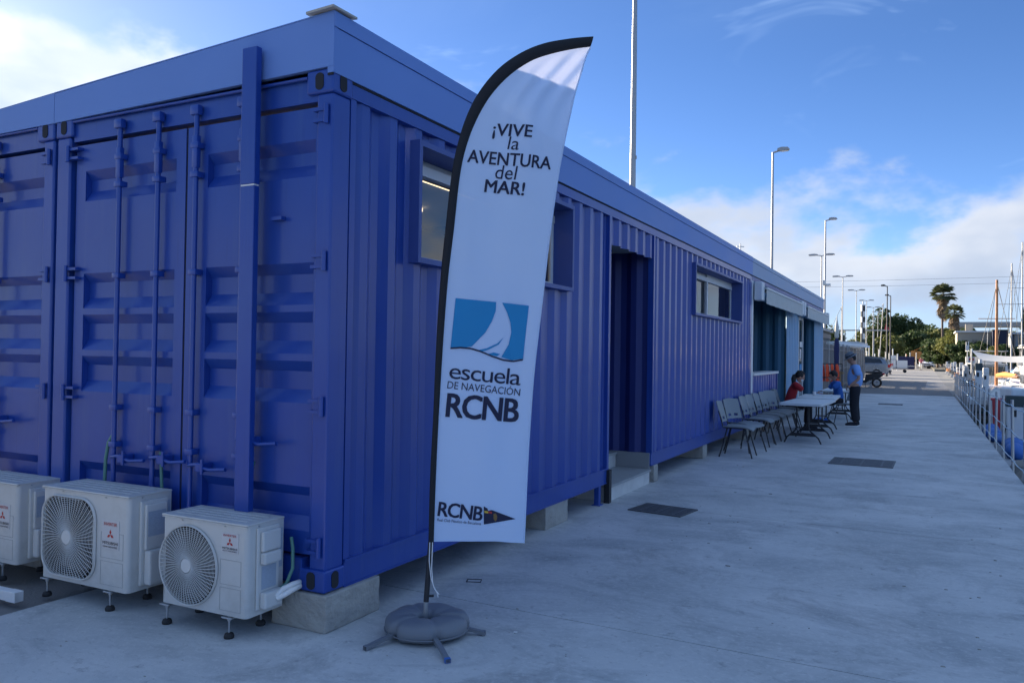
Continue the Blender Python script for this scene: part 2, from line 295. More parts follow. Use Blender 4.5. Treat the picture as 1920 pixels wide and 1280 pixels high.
# ------------------------------------------------------------------ mesh helpers
class MB:
    """collects shapes that become ONE mesh object"""
    def __init__(s): s.v = []; s.f = []; s.sm = []
    def add(s, vs, fs, smooth=False):
        o = len(s.v); s.v += [tuple(v) for v in vs]; s.f += [tuple(i+o for i in f) for f in fs]; s.sm += [smooth]*len(fs); return s
    def box(s, x0, x1, y0, y1, z0, z1, ch=0.0):
        if ch <= 0:
            vs = [(x, y, z) for x in (x0, x1) for y in (y0, y1) for z in (z0, z1)]
            return s.add(vs, [(0, 1, 3, 2), (4, 6, 7, 5), (0, 4, 5, 1), (2, 3, 7, 6), (0, 2, 6, 4), (1, 5, 7, 3)])
        bm = bmesh.new(); bmesh.ops.create_cube(bm, size=1)
        for v in bm.verts: v.co = Vector((x0+(v.co.x+.5)*(x1-x0), y0+(v.co.y+.5)*(y1-y0), z0+(v.co.z+.5)*(z1-z0)))
        bmesh.ops.bevel(bm, geom=list(bm.edges), offset=ch, segments=2, affect='EDGES', profile=.5)
        return s.bm(bm)
    def bm(s, bm, smooth=False):
        bm.verts.index_update(); s.add([v.co[:] for v in bm.verts], [[v.index for v in f.verts] for f in bm.faces], smooth); bm.free(); return s
    def tube(s, pts, r, n=8, cap=True, smooth=True):
        pts = [Vector(p) for p in pts]; rs = r if isinstance(r, (list, tuple)) else [r]*len(pts)
        vs = []; fs = []; up = None
        for i, p in enumerate(pts):
            d = (pts[min(i+1, len(pts)-1)]-pts[max(i-1, 0)]).normalized()
            if up is None: up = Vector((0, 0, 1)) if abs(d.z) < .9 else Vector((1, 0, 0))
            a = d.cross(up).normalized(); b = a.cross(d).normalized(); up = b
            for k in range(n):
                t = 2*math.pi*k/n; vs.append(p+(a*math.cos(t)+b*math.sin(t))*rs[i])
        for i in range(len(pts)-1):
            for k in range(n):
                fs.append((i*n+k, i*n+(k+1) % n, (i+1)*n+(k+1) % n, (i+1)*n+k))
        s.add(vs, fs, smooth)
        if cap: s.add(vs[:n], [tuple(range(n))[::-1]]); s.add(vs[-n:], [tuple(range(n))])
        return s
    def lathe(s, prof, n=20, c=(0, 0, 0), smooth=True, sx=1, sy=1):
        vs = []; fs = []
        for (r, z) in prof:
            for k in range(n):
                t = 2*math.pi*k/n; vs.append((c[0]+r*math.cos(t)*sx, c[1]+r*math.sin(t)*sy, c[2]+z))
        for i in range(len(prof)-1):
            for k in range(n): fs.append((i*n+k, i*n+(k+1) % n, (i+1)*n+(k+1) % n, (i+1)*n+k))
        return s.add(vs, fs, smooth)
    def prism(s, poly, f, d0, d1):
        """poly in 2D, f(u, v, d) -> point; extruded from d0 to d1"""
        n = len(poly); a = [f(u, v, d0) for u, v in poly]; b = [f(u, v, d1) for u, v in poly]
        return s.add(a+b, [tuple(range(n)), tuple(range(2*n-1, n-1, -1))]+[(i, i+n, (i+1) % n+n, (i+1) % n) for i in range(n)])
    def ellipsoid(s, c, r, n=12, m=8, rot=None):
        vs = []; fs = []
        for i in range(m+1):
            ph = math.pi*i/m
            for k in range(n):
                t = 2*math.pi*k/n; v = Vector((r[0]*math.sin(ph)*math.cos(t), r[1]*math.sin(ph)*math.sin(t), r[2]*math.cos(ph)))
                if rot: v = rot @ v
                vs.append(v+Vector(c))
        for i in range(m):
            for k in range(n): fs.append((i*n+k, (i+1)*n+k, (i+1)*n+(k+1) % n, i*n+(k+1) % n))
        return s.add(vs, fs, True)
    def loops(s, loops, f):
        """flat plate with holes: loops of 2D points, mapped by f(u, v)"""
        bm = bmesh.new(); es = []
        for lp in loops:
            vs = [bm.verts.new((u, v, 0)) for u, v in lp]
            for i in range(len(vs)): es.append(bm.edges.new((vs[i], vs[(i+1) % len(vs)])))
        bmesh.ops.triangle_fill(bm, use_beauty=True, use_dissolve=False, edges=es)
        for v in bm.verts: v.co = Vector(f(v.co.x, v.co.y))
        return s.bm(bm)
    def build(s, name, m, parent=None, loc=None):
        me = bpy.data.meshes.new(name); me.from_pydata(s.v, [], s.f); me.polygons.foreach_set('use_smooth', s.sm)
        me.validate(); me.update()
        bm = bmesh.new(); bm.from_mesh(me); bmesh.ops.recalc_face_normals(bm, faces=bm.faces); bm.to_mesh(me); bm.free()
        return link(name, me, m, parent, loc)
def link(name, me, m, parent=None, loc=None):
    o = bpy.data.objects.new(name, me); C.objects.link(o); me.materials.clear(); me.materials.append(MATS[m])
    if parent: o.parent = parent
    if loc: o.location = loc
    return o
def tag(o, label, cat=None, group=None, kind=None):
    o['label'] = label
    if cat: o['category'] = cat
    if group: o['group'] = group
    if kind: o['kind'] = kind
    return o
def empty(name, loc=(0, 0, 0), rz=0, label=None, cat=None, group=None):
    o = bpy.data.objects.new(name, None); C.objects.link(o); o.location = loc; o.rotation_euler = (0, 0, rz); o.empty_display_size = .1
    if label: tag(o, label, cat, group)
    return o
def children(o): return [c for c in bpy.data.objects if c.parent == o]
KIDS = {}
def copy_tree(o, loc=None, rz=None, label=None, parent=None):
    c = o.copy(); C.objects.link(c)
    if parent: c.parent = parent
    if loc is not None: c.location = loc
    if rz is not None: c.rotation_euler = (0, 0, rz)
    if label: c['label'] = label
    for ch in children(o):
        if ch is not c: copy_tree(ch, parent=c)
    return c
def struct(name, mb, m, label=None):
    o = mb.build(name, m); o['kind'] = 'structure'
    if label: o['label'] = label
    return o
def smooth_obj(o, ang=40):
    me = o.data; me.polygons.foreach_set('use_smooth', [True]*len(me.polygons))
    try: me.set_sharp_from_angle(angle=rad(ang))
    except Exception: pass
    return o
def rrect(x0, x1, z0, z1, r, n=5):
    pts = []
    for cx, cz, a0 in ((x1-r, z1-r, 0), (x0+r, z1-r, 90), (x0+r, z0+r, 180), (x1-r, z0+r, 270)):
        for k in range(n+1):
            a = rad(a0+90*k/n); pts.append((cx+r*math.cos(a), cz+r*math.sin(a)))
    return pts
def text_mesh(body, bold=0.0, shear=0.0, ext=0.0, space=1.0):
    c = bpy.data.curves.new('lettering', 'FONT'); c.body = body; c.offset = bold; c.shear = shear; c.extrude = ext; c.resolution_u = 3; c.space_character = space
    o = bpy.data.objects.new('lettering', c); C.objects.link(o)
    dg = bpy.context.evaluated_depsgraph_get(); dg.update(); me = bpy.data.meshes.new_from_object(o.evaluated_get(dg))
    bpy.data.objects.remove(o); bpy.data.curves.remove(c)
    xs = [v.co.x for v in me.vertices]; ys = [v.co.y for v in me.vertices]
    return me, min(xs), max(xs), min(ys), max(ys)

# ------------------------------------------------------------------ ground, quay, water
struct('ground', MB().add([(-900, -60, -.03), (4.05, -60, -.03), (4.05, 120, -.03), (-900, 120, -.03)], [(0, 1, 2, 3)])
       .add([(-900, 120, -.03), (4.05, 120, -.03), (4.05, 2500, -.03), (-900, 2500, -.03)], [(0, 1, 2, 3)]), 'asphalt', 'worn grey asphalt of the quay road and yard')
deck = struct('quay_deck', MB().box(-1.80, 4.05, -12, 34.2, -.028, -.012), 'dark_gap', 'dark joint filling under the concrete slabs')
ys = [-12, -6.4, -2.7, .93, 4.53, 8.2, 11.9, 15.6, 19.3, 23.0, 26.7, 30.4, 34.2]
for a, b in zip(ys[:-1], ys[1:]):
    sl = MB()
    sl.add([(-1.78, a+.004, -.05), (4.05, a+.004-.12, -.05), (4.05, b-.004-.12, -.05), (-1.78, b-.004, -.05), (-1.78, a+.004, 0), (4.05, a+.004-.12, 0), (4.05, b-.004-.12, 0), (-1.78, b-.004, 0)],
           [(4, 5, 6, 7), (0, 1, 5, 4), (1, 2, 6, 5), (2, 3, 7, 6), (3, 0, 4, 7)])
    sl.build('concrete_slab', 'deck_concrete', deck)
road = struct('road', MB().add([(-14, 34.1, -.008), (4.05, 33.98, -.008), (4.05, 240, -.008), (-14, 240, -.008)], [(0, 1, 2, 3)]), 'road_pale', 'sunlit grey quay road running into the distance')
struct('road_patch', MB().add([(-14, 34.16, -.004), (4.04, 34.06, -.004), (4.04, 43.0, -.004), (-14, 43.2, -.004)], [(0, 1, 2, 3)]).add([(-14, 43.9, -.004), (3.0, 43.7, -.004), (3.15, 58.5, -.004), (-14, 58.5, -.004)], [(0, 1, 2, 3)]), 'asphalt', 'darker patches of asphalt where the quay road begins')  # two darker asphalt sheets, the pale road showing between them
struct('quay_wall', MB().box(3.70, 4.04, -60, 240, -3.0, -.055), 'quay_stone', 'stained stone face of the quay under the railing')
struct('water', MB().add([(3.9, -60, -1.3), (900, -60, -1.3), (900, 130, -1.3), (3.9, 130, -1.3)], [(0, 1, 2, 3)]), 'water', 'dark harbour water between the boats')
struct('far_shore', MB().box(4.06, 900, 104, 2500, -2.5, .25), 'land', 'far bank of the harbour basin')

# ------------------------------------------------------------------ containers
PER = .278
def corr_x(y):
    t = (y/PER) % 1.0
    if t < .26: return 0.0
    if t < .5: return -.036*(t-.26)/.24
    if t < .76: return -.036
    return -.036*(1-(t-.76)/.24)
def corr(mb, y0, y1, z0, z1, x0=-.012, back=False, axis='y', sgn=1):
    br = [y0]; k = math.floor(y0/PER)-1
    while k*PER < y1+PER:
        for t in (0, .26, .5, .76):
            yy = (k+t)*PER
            if y0+1e-4 < yy < y1-1e-4: br.append(yy)
        k += 1
    br.append(y1); br = sorted(br); vs = []; fs = []
    for yy in br:
        xx = x0+corr_x(yy)*sgn
        for z in (z0, z1): vs.append((xx, yy, z) if axis == 'y' else (yy, xx, z))
    for i in range(len(br)-1): fs.append((2*i, 2*i+2, 2*i+3, 2*i+1))
    n = len(vs)
    # back skin 2.5 mm behind, closed at top and bottom edges
    vs2 = [((v[0]-.003*sgn, v[1], v[2]) if axis == 'y' else (v[0], v[1]-.003*sgn, v[2])) for v in vs]
    fs2 = [(a+n, d+n, c+n, b+n) for a, b, c, d in fs]
    ed = []
    for i in range(len(br)-1): ed += [(2*i, 2*i+n, 2*i+2+n, 2*i+2), (2*i+1, 2*i+3, 2*i+3+n, 2*i+1+n)]
    ed += [(0, 1, 1+n, n), (n-2, n-2+n, n-1+n, n-1)]
    return mb.add(vs+vs2, fs+fs2+ed)
ZB, ZT = .21, 3.11
def casting(parent, x0, x1, y0, y1, z0, z1, m, ends=(), sides=()):
    """corner casting with the oval slots in the two outer faces"""
    o = MB().box(x0, x1, y0, y1, z0, z1, .012).build('corner_casting', m, parent)
    zc = (z0+z1)/2
    def oval(cx, cz, f):
        pts = []
        for k in range(16):
            a = 2*math.pi*k/16; pts.append((cx+.030*math.cos(a), cz+.026*math.sin(a)+(.022 if math.sin(a) > 0 else -.022)))
        MB().prism(pts, f, 0, .004).build('slot', 'dark_gap', o)
    for (yf, sg) in ends: oval((x0+x1)/2, zc, lambda u, v, d, yf=yf, sg=sg: (u, yf+sg*d, v))
    for (xf, sg) in sides: oval((y0+y1)/2, zc, lambda u, v, d, xf=xf, sg=sg: (xf+sg*d, u, v))
    return o
GRO = [(2.75, 2.54), (2.05, 1.81), (1.77, 1.53), (1.49, 1.25), (.78, .53)]
def door_leaf(parent, x0, x1, p0, p1, rods, m, hinge_x, hs):
    """door leaf of the end wall: sheet with pressed horizontal grooves between p0 and p1, rods, handles and hinges as sub-parts"""
    yb = .035; mb = MB()
    mb.box(x0, p0, yb, yb+.06, .40, 2.93); mb.box(p1, x1, yb, yb+.06, .40, 2.93)
    prof = [(2.93, 0)]
    for a, b in GRO: prof += [(a, 0), (a-.06, .048), (b+.075, .048), (b, 0)]
    prof += [(.40, 0)]
    n = len(prof); vs = [(p0, yb+d, z) for z, d in prof]+[(p1, yb+d, z) for z, d in prof]
    mb.add(vs, [(i, i+1, i+1+n, i+n) for i in range(n-1)])
    mb.box(x0, x1, yb+.09, yb+.10, .40, 2.93)
    leaf = mb.build('door', m, parent)
    g = MB()                                             # rubber seal round the leaf
    for a in (x0-.006, x1-.004): g.box(a, a+.010, yb+.006, yb+.03, .40, 2.93)
    g.build('seal', 'rubber', leaf)
    for rx in rods:
        r = MB().tube([(rx, -.005, .42), (rx, -.005, 3.03)], .016, 10); r.box(rx-.035, rx+.035, -.03, .012, 2.985, 3.045, .006); r.box(rx-.03, rx+.03, -.026, .012, .40, .45, .006)
        for z in (2.80, 2.62, 2.02, 1.16, .92): r.box(rx-.032, rx+.032, -.024, .034, z-.018, z+.018, .004)
        r.box(rx-.022, rx+.022, -.021, .012, 2.66, 2.86, .005)
        smooth_obj(r.build('lock_rod', m, leaf))
    for rx, hz, d in ((rods[0], .84, 1), (rods[1], 1.02 if rods[0] > -1.2-2.5*(x0 < -2.4) else .86, 1)):
        h = MB().tube([(rx, -.02, hz), (rx+.08*d, -.035, hz+.012), (rx+.20*d, -.04, hz-.012), (rx+.33*d, -.035, hz)], .012, 6)
        h.box(rx+.12*d-.03, rx+.12*d+.03, -.05, .034, hz-.03, hz+.025, .006); h.tube([(rx+.15, -.05, hz-.04), (rx+.15, -.05, hz+.05)], .010, 6)
        h.build('handle', m, leaf)
    for z in hs:
        k = MB().tube([(hinge_x, -.012, z-.055), (hinge_x, -.012, z+.055)], .014, 8)
        k.box(hinge_x-.10 if hinge_x > (x0+x1)/2 else hinge_x, hinge_x if hinge_x > (x0+x1)/2 else hinge_x+.10, -.008, .034, z+.022, z+.040); k.box(hinge_x-.10 if hinge_x > (x0+x1)/2 else hinge_x, hinge_x if hinge_x > (x0+x1)/2 else hinge_x+.10, -.008, .034, z-.040, z-.022)
        k.build('hinge', m, leaf)
    return leaf
def door_end(parent, ox, m):
    """end frame with two door leaves; ox = x of the container's right face"""
    f = MB().box(ox-2.28, ox-.12, .02, .12, 2.955, 3.085).build('header', m, parent)
    MB().tube([(ox-2.26, .0, 3.088), (ox-.18, .0, 3.088)], .010, 6).build('drip_rail', m, f)
    MB().box(ox-2.28, ox-.16, .0, .12, .245, .385).build('sill', m, parent)
    for a, b in ((ox-2.44, ox-2.30), (ox-.115, ox-.002)): MB().box(a, b, .004, .16, .33, 2.99, .012).build('corner_post', m, parent)
    door_leaf(parent, ox-2.27, ox-1.195, ox-2.17, ox-1.28, (ox-1.77, ox-1.40), m, ox-2.30, (2.87, 2.05, 1.24, .46))
    door_leaf(parent, ox-1.178, ox-.13, ox-1.0, ox-.145, (ox-1.06, ox-.665), m, ox-.035, (2.87, 2.05, 1.24, .46))
    casting(parent, ox-.185, ox+.006, -.006, .17, 2.99, 3.125, m, ends=((-.006, -1),), sides=((ox+.006, 1),))
    casting(parent, ox-2.446, ox-2.268, -.006, .17, 2.99, 3.125, m, ends=((-.006, -1),))
    casting(parent, ox-.185, ox+.006, -.006, .17, .21, .335, m, ends=((-.006, -1),), sides=((ox+.006, 1),))
    casting(parent, ox-2.446, ox-2.268, -.006, .17, .21, .335, m, ends=((-.006, -1),))

def window(parent, y0, y1, z0, z1, m='trim_blue', sash='trim_white', d_in=-.26, d_out=.045):
    """long sliding window in a deep boxed reveal"""
    t = .035; b = MB()
    b.box(d_in, d_out, y0-t, y0, z0-t, z1+t); b.box(d_in, d_out, y1, y1+t, z0-t, z1+t); b.box(d_in, d_out, y0+.001, y1-.001, z1, z1+t); b.box(d_in, d_out, y0+.001, y1-.001, z0-t, z0)
    fr = b.build('window_frame', m, parent)
    s = MB(); x = d_in+.05; ym = (y0*.55+y1*.45)
    for a, c in ((y0+.004, ym+.03), (ym-.03, y1-.004)):
        xx = x if a < ym-.1 else x+.032
        for q in ((a, c, z0+.003, z0+.05), (a, c, z1-.05, z1-.003), (a, a+.05, z0+.05, z1-.05), (c-.05, c, z0+.05, z1-.05)): s.box(xx, xx+.028, *q)
    s.box(x-.02, x+.07, y0+.004, y1-.004, z1-.12, z1-.051)
    s.build('sash', sash, fr)
    for a, c, xx in ((y0+.05, ym-.02, x+.012), (ym+.02, y1-.05, x+.044)): MB().add([(xx, a, z0+.05), (xx, c, z0+.05), (xx, c, z1-.05), (xx, a, z1-.05)], [(0, 1, 2, 3)]).build('pane', 'window_pane', fr)
    return fr
def fascia_side(parent, y0, y1, m, top, flash):
    f = MB().box(-.03, .012, y0, y1, 3.095, 3.345).build('fascia', m, parent)
    MB().box(-.03, .019, y0, y1, 3.349, top).build('flashing', flash, f)
    MB().box(-.03, .004, y0, y1, 3.082, 3.0945).build('shadow_gap', 'dark_gap', f)

# -- near blue container
A = empty('shipping_container', (0, 0, 0), 0, 'deep blue shipping container with door bars, nearest the camera behind the feather banner', 'container')
door_end(A, 0, 'blue_paint')
def rails(P, y0, y1, m, gaps=()):
    segs = []; a = y0
    for g0, g1 in gaps: segs.append((a, g0)); a = g1
    segs.append((a, y1))
    for a, b in segs:
        MB().box(-.09, -.004, a, b, ZB+.004, .345).box(-.10, .004, a+.0005, b-.0005, .346, .362).box(-.10, .002, a+.0007, b-.0007, ZB-.006, ZB+.0035).build('base_rail', m, P)
    MB().box(-.07, 0, y0, y1, 3.0, 3.080).build('top_rail', m, P)
rails(A, .171, 12.02, 'blue_paint', ((4.46, 5.94),))
MB().box(-.09, -.004, .165, .215, .363, 2.999).build('corner_flange', 'blue_paint', A)
for q in ((.215, .80, .362, 3.0), (.80, 3.36, .362, 2.125), (.80, 3.36, 2.915, 3.0), (3.36, 4.40, .362, 3.0), (4.46, 5.94, 2.72, 3.0), (5.99, 7.80, .362, 3.0), (7.80, 11.10, .362, 2.125), (7.80, 11.10, 2.875, 3.0), (11.10, 12.02, .362, 3.0)):
    corr(MB(), *q).build('wall_panel', 'blue_paint', A)
window(A, .835, 3.325, 2.16, 2.88); window(A, 7.835, 11.065, 2.16, 2.84)
for a, b in ((4.40, 4.455), (5.945, 5.99)): MB().box(-.07, .004, a, b, .362, 2.999).build('door_jamb', 'blue_paint', A)
MB().box(-.12, -.001, 12.02, 12.19, ZB, 3.08, .008).build('corner_post', 'blue_paint', A)
# entrance recess with its own walls and ceiling
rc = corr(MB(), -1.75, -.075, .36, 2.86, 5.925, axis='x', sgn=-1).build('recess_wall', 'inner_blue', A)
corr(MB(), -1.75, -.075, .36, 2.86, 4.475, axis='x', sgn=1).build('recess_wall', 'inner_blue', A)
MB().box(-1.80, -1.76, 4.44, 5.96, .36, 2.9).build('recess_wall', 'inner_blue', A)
MB().box(-1.75, -.052, 4.455, 5.955, 2.80, 2.83).build('recess_ceiling', 'ceiling_grey', A)
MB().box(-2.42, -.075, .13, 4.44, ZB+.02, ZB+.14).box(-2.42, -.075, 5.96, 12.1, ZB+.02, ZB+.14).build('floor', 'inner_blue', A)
MB().box(-2.43, -2.40, .2, 12.19, .25, 3.0).box(-2.42, -.08, 12.13, 12.16, .35, 3.0).build('inner_wall', 'ceiling_white', A)
MB().box(-2.40, -.075, .16, 4.40, 3.005, 3.03).box(-2.40, -.075, 5.99, 12.1, 3.005, 3.03).build('ceiling', 'ceiling_white', A)
for x_ in (-.75, -1.65):
    for y_ in (.9,): MB().box(x_-.05, x_+.05, y_, y_+2.4, 2.965, 3.0).build('ceiling_lamp', 'lamp_tube', A)
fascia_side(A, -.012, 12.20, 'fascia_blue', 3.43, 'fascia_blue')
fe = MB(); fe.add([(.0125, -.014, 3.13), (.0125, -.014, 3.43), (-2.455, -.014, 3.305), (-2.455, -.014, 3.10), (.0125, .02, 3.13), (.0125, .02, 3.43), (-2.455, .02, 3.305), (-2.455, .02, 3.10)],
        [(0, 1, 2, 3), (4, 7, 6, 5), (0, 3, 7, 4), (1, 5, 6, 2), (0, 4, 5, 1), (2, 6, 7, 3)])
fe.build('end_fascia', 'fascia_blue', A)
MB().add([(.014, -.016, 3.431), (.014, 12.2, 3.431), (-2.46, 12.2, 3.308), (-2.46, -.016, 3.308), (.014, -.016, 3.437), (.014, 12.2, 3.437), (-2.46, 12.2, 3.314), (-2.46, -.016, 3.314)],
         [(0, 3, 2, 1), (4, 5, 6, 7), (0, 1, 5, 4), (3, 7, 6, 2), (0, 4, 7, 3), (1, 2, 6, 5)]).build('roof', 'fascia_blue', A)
MB().add([(.035, -.05, 3.44), (.035, .16, 3.445), (-.20, .14, 3.445), (-.17, -.04, 3.435), (.035, -.05, 3.452), (.035, .16, 3.457), (-.20, .14, 3.459), (-.17, -.04, 3.449)],
         [(0, 3, 2, 1), (4, 5, 6, 7), (0, 1, 5, 4), (3, 7, 6, 2), (0, 4, 7, 3), (1, 2, 6, 5)]).build('roof_flap', 'roof_sheet', A)
# the boxed cable duct across the right-hand leaf, in two lengths
d = MB().box(-.608, -.50, -.078, -.036, .62, 2.495, .004).build('cable_duct', 'blue_paint', A)
d = MB().box(-.610, -.498, -.080, -.036, 2.505, 3.30, .004).build('cable_duct', 'blue_paint', A); MB().box(-.606, -.502, -.077, -.04, 2.4955, 2.5045).build('joint', 'trim_white', d)
MB().box(-.44, -.36, -.002, .034, 2.3, 2.32).build('bracket', 'blue_paint', A)
# folding support under the wall beside the entrance
MB().box(-.07, -.02, 4.24, 4.30, 0, .205).box(-.09, 0, 4.22, 4.32, 0, .008).build('support_leg', 'blue_paint', A)

# -- container behind it on the left
B = empty('shipping_container', (-2.475, 0, 0), 0, 'blue shipping container at the left picture edge, beside the nearest one', 'container')
door_end(B, 0, 'blue_paint')
MB().box(-2.44, -.01, .16, 12.19, .25, 3.08).build('wall', 'blue_paint', B)
MB().add([(.015, -.0135, 3.10), (.015, -.0135, 3.3125), (-2.46, -.012, 3.18), (-2.46, -.012, 3.09), (.015, .02, 3.10), (.015, .02, 3.3125), (-2.46, .02, 3.18), (-2.46, .02, 3.09)],
         [(0, 1, 2, 3), (4, 7, 6, 5), (0, 3, 7, 4), (1, 5, 6, 2), (0, 4, 5, 1), (2, 6, 7, 3)]).build('end_fascia', 'fascia_blue', B)
MB().add([(.014, -.0155, 3.3132), (.014, 12.2, 3.3132), (-2.46, 12.2, 3.182), (-2.46, -.014, 3.182)], [(0, 3, 2, 1)]).build('roof', 'fascia_blue', B)

# -- far, pale container with the two openings
D = empty('shipping_container', (0, 12.2, 0), 0, 'pale teal container with awnings over its openings, behind the row of chairs', 'container')
rails(D, .0, 12.19, 'trim_blue', ((6.75, 10.1),))
for a, b in ((0.0, .17), (12.02, 12.19)): MB().box(-.12, -.001, a+.002, b, ZB, 2.999, .008).build('corner_post', 'trim_white' if a == 0 else 'teal_paint', D)
for q in ((4.45, 6.62, .362, 3.0), (10.2, 12.02, .362, 3.0)): corr(MB(), *q).build('wall_panel', 'teal_paint', D)
for q in ((.17, 4.45, 2.68, 3.0), (6.62, 10.2, 2.62, 3.0)): corr(MB(), *q).build('lintel', 'teal_paint', D)
corr(MB(), .18, 3.05, .362, 1.17).build('counter_front', 'blue_paint', D); MB().box(-.30, .03, .18, 3.06, 1.171, 1.22).build('counter_top', 'trim_white', D); MB().box(-.06, .0, 3.06, 3.11, .362, 1.22).build('counter_post', 'trim_blue', D)
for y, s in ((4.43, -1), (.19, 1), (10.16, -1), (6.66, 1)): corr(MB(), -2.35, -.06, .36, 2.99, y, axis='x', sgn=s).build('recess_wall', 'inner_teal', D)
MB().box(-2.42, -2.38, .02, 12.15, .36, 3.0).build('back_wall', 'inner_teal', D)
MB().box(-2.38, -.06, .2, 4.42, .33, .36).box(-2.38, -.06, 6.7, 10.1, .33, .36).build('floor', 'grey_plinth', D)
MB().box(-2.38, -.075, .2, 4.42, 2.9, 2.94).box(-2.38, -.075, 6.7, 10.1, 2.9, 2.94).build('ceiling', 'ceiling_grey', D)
gd = MB().box(-.06, -.02, 6.63, 6.70, .37, 2.61).box(-.06, -.02, 7.45, 7.52, .37, 2.61).box(-.06, -.02, 6.70, 7.45, 2.53, 2.61).box(-.06, -.02, 6.70, 7.45, .37, .47).build('glass_door', 'trim_white', D)
MB().add([(-.04, 6.7, .47), (-.04, 7.45, .47), (-.04, 7.45, 2.53), (-.04, 6.7, 2.53)], [(0, 1, 2, 3)]).build('pane', 'window_pane', gd)
for k, (z0, z1, c) in enumerate(((1.5, 1.75, 'sticker'), (1.15, 1.35, 'logo_blue'), (1.8, 1.95, 'post_white'))): MB().box(-.018, -.015, 6.8, 7.1+.1*k, z0, z1).build('notice', c, gd)
fascia_side(D, .001, 12.2, 'fascia_pale', 3.43, 'fascia_pale')
MB().box(-2.44, .012, 12.2, 12.23, 3.09, 3.43).build('end_fascia', 'fascia_pale', D)
MB().add([(.014, 0, 3.432), (.014, 12.23, 3.432), (-2.46, 12.23, 3.30), (-2.46, 0, 3.30)], [(0, 3, 2, 1)]).build('roof', 'fascia_pale', D)
corr(MB(), -2.4, -.05, .36, 3.0, 12.15, axis='x', sgn=1).build('end_wall', 'teal_paint', D)
MB().box(-.9, -.45, .4, .9, 3.36, 3.62).build('roof_box', 'trim_white', D)
MB().tube([(-.3, .35, 3.4), (-.3, .35, 3.75)], .012, 6).tube([(-.36, .30, 3.7), (-.24, .40, 3.7)], .008, 5).build('aerial', 'galvanised', D)

def awning(y0, y1, label):
    r = empty('awning', (0, y0, 0), 0, label, 'awning', 'awnings over the openings'); L = y1-y0
    for a in (0, L-.05): MB().box(.02, .17, a, a+.28, 2.62, 2.98, .02).build('end_bracket', 'trim_white', r)
    MB().tube([(.10, .29, 2.86), (.10, L-.29, 2.86)], .045, 10).build('roller', 'galvanised', r)
    n = 24; vs = []; fs = []
    for i in range(n+1):
        y = .30+(L-.60)*i/n
        for (x, z) in ((.10, 2.905), (.14, 2.90), (.19, 2.875), (.20, 2.865), (.203+.006*math.sin(i*2.1), 2.72), (.201+.012*math.sin(i*2.1), 2.57)): vs.append((x, y, z))
    for i in range(n):
        for k in range(5): fs.append((i*6+k, (i+1)*6+k, (i+1)*6+k+1, i*6+k+1))
    smooth_obj(MB().add(vs, fs).build('canvas', 'canvas_white', r))
    MB().box(.175, .215, .30, L-.30, 2.855, 2.89).build('front_bar', 'trim_white', r)
    for y in (.35, L-.35): MB().tube([(.07, y, 2.80), (.12, y+.12, 2.79), (.19, y, 2.85)], .018, 6).build('arm', 'galvanised', r)
awning(12.30, 18.1, 'white awning with hanging valance over the wide counter opening'); awning(18.5, 24.3, 'white awning at the far end of the pale container')

# ------------------------------------------------------------------ concrete bearing blocks
def block(x0, x1, y0, y1, label):
    o = empty('concrete_block', ((x0+x1)/2, (y0+y1)/2, 0), 0, label, 'block', 'concrete blocks under the containers')
    a, b = (x1-x0)/2, (y1-y0)/2; m = MB().box(-a, a, -b, b, 0, .205, .008)
    bm = bmesh.new(); vs = [bm.verts.new(v) for v in m.v]
    for f in m.f: bm.faces.new([vs[i] for i in f])
    bmesh.ops.remove_doubles(bm, verts=bm.verts, dist=1e-5); bmesh.ops.subdivide_edges(bm, edges=[e for e in bm.edges if e.calc_length() > .1], cuts=5, use_grid_fill=True)
    for v in bm.verts:
        if v.co.z < .19: v.co += Vector((random.uniform(-1, 1), random.uniform(-1, 1), 0))*.0025
    MB().bm(bm).build('body', 'block_concrete', o)
block(-.36, .03, -.02, .47, 'rough concrete block under the nearest container corner beside the right cooling unit')
block(-.45, -.01, 2.93, 3.42, 'concrete block under the container right behind the banner')
block(-.45, .02, 6.0, 6.16, 'narrow concrete block at the right side of the entrance steps')
block(-.45, -.01, 8.55, 8.80, 'concrete block under the container left of the first chair')
block(-.45, -.02, 11.7, 12.3, 'concrete block under the joint of the two containers behind the chairs')
block(-.45, -.02, 23.7, 24.2, 'concrete block under the far end of the pale container')
block(-2.85, -2.2, -.0, .45, 'concrete block under the corner between the two blue containers behind the cooling units')

# ------------------------------------------------------------------ entrance steps
st = empty('entrance_steps', (0, 4.5, 0), 0, 'two pale stone steps leading into the blue entrance recess', 'steps')
MB().box(-.62, -.01, .02, 1.40, 0, .145).build('riser', 'step_white', st); MB().box(-.62, .012, .015, 1.41, .146, .17).build('tread', 'step_stone', st)
MB().box(-1.1, -.44, .02, 1.40, .171, .325).build('riser', 'step_white', st); MB().box(-1.75, -.42, .015, 1.41, .326, .35).build('tread', 'step_stone', st)
MB().box(-1.74, -.02, 1.415, 1.45, .01, .36).build('side_plinth', 'grey_plinth', st)
MB().box(-.03, .03, -.085, -.02, 0, .345).build('post', 'dark_metal', st)

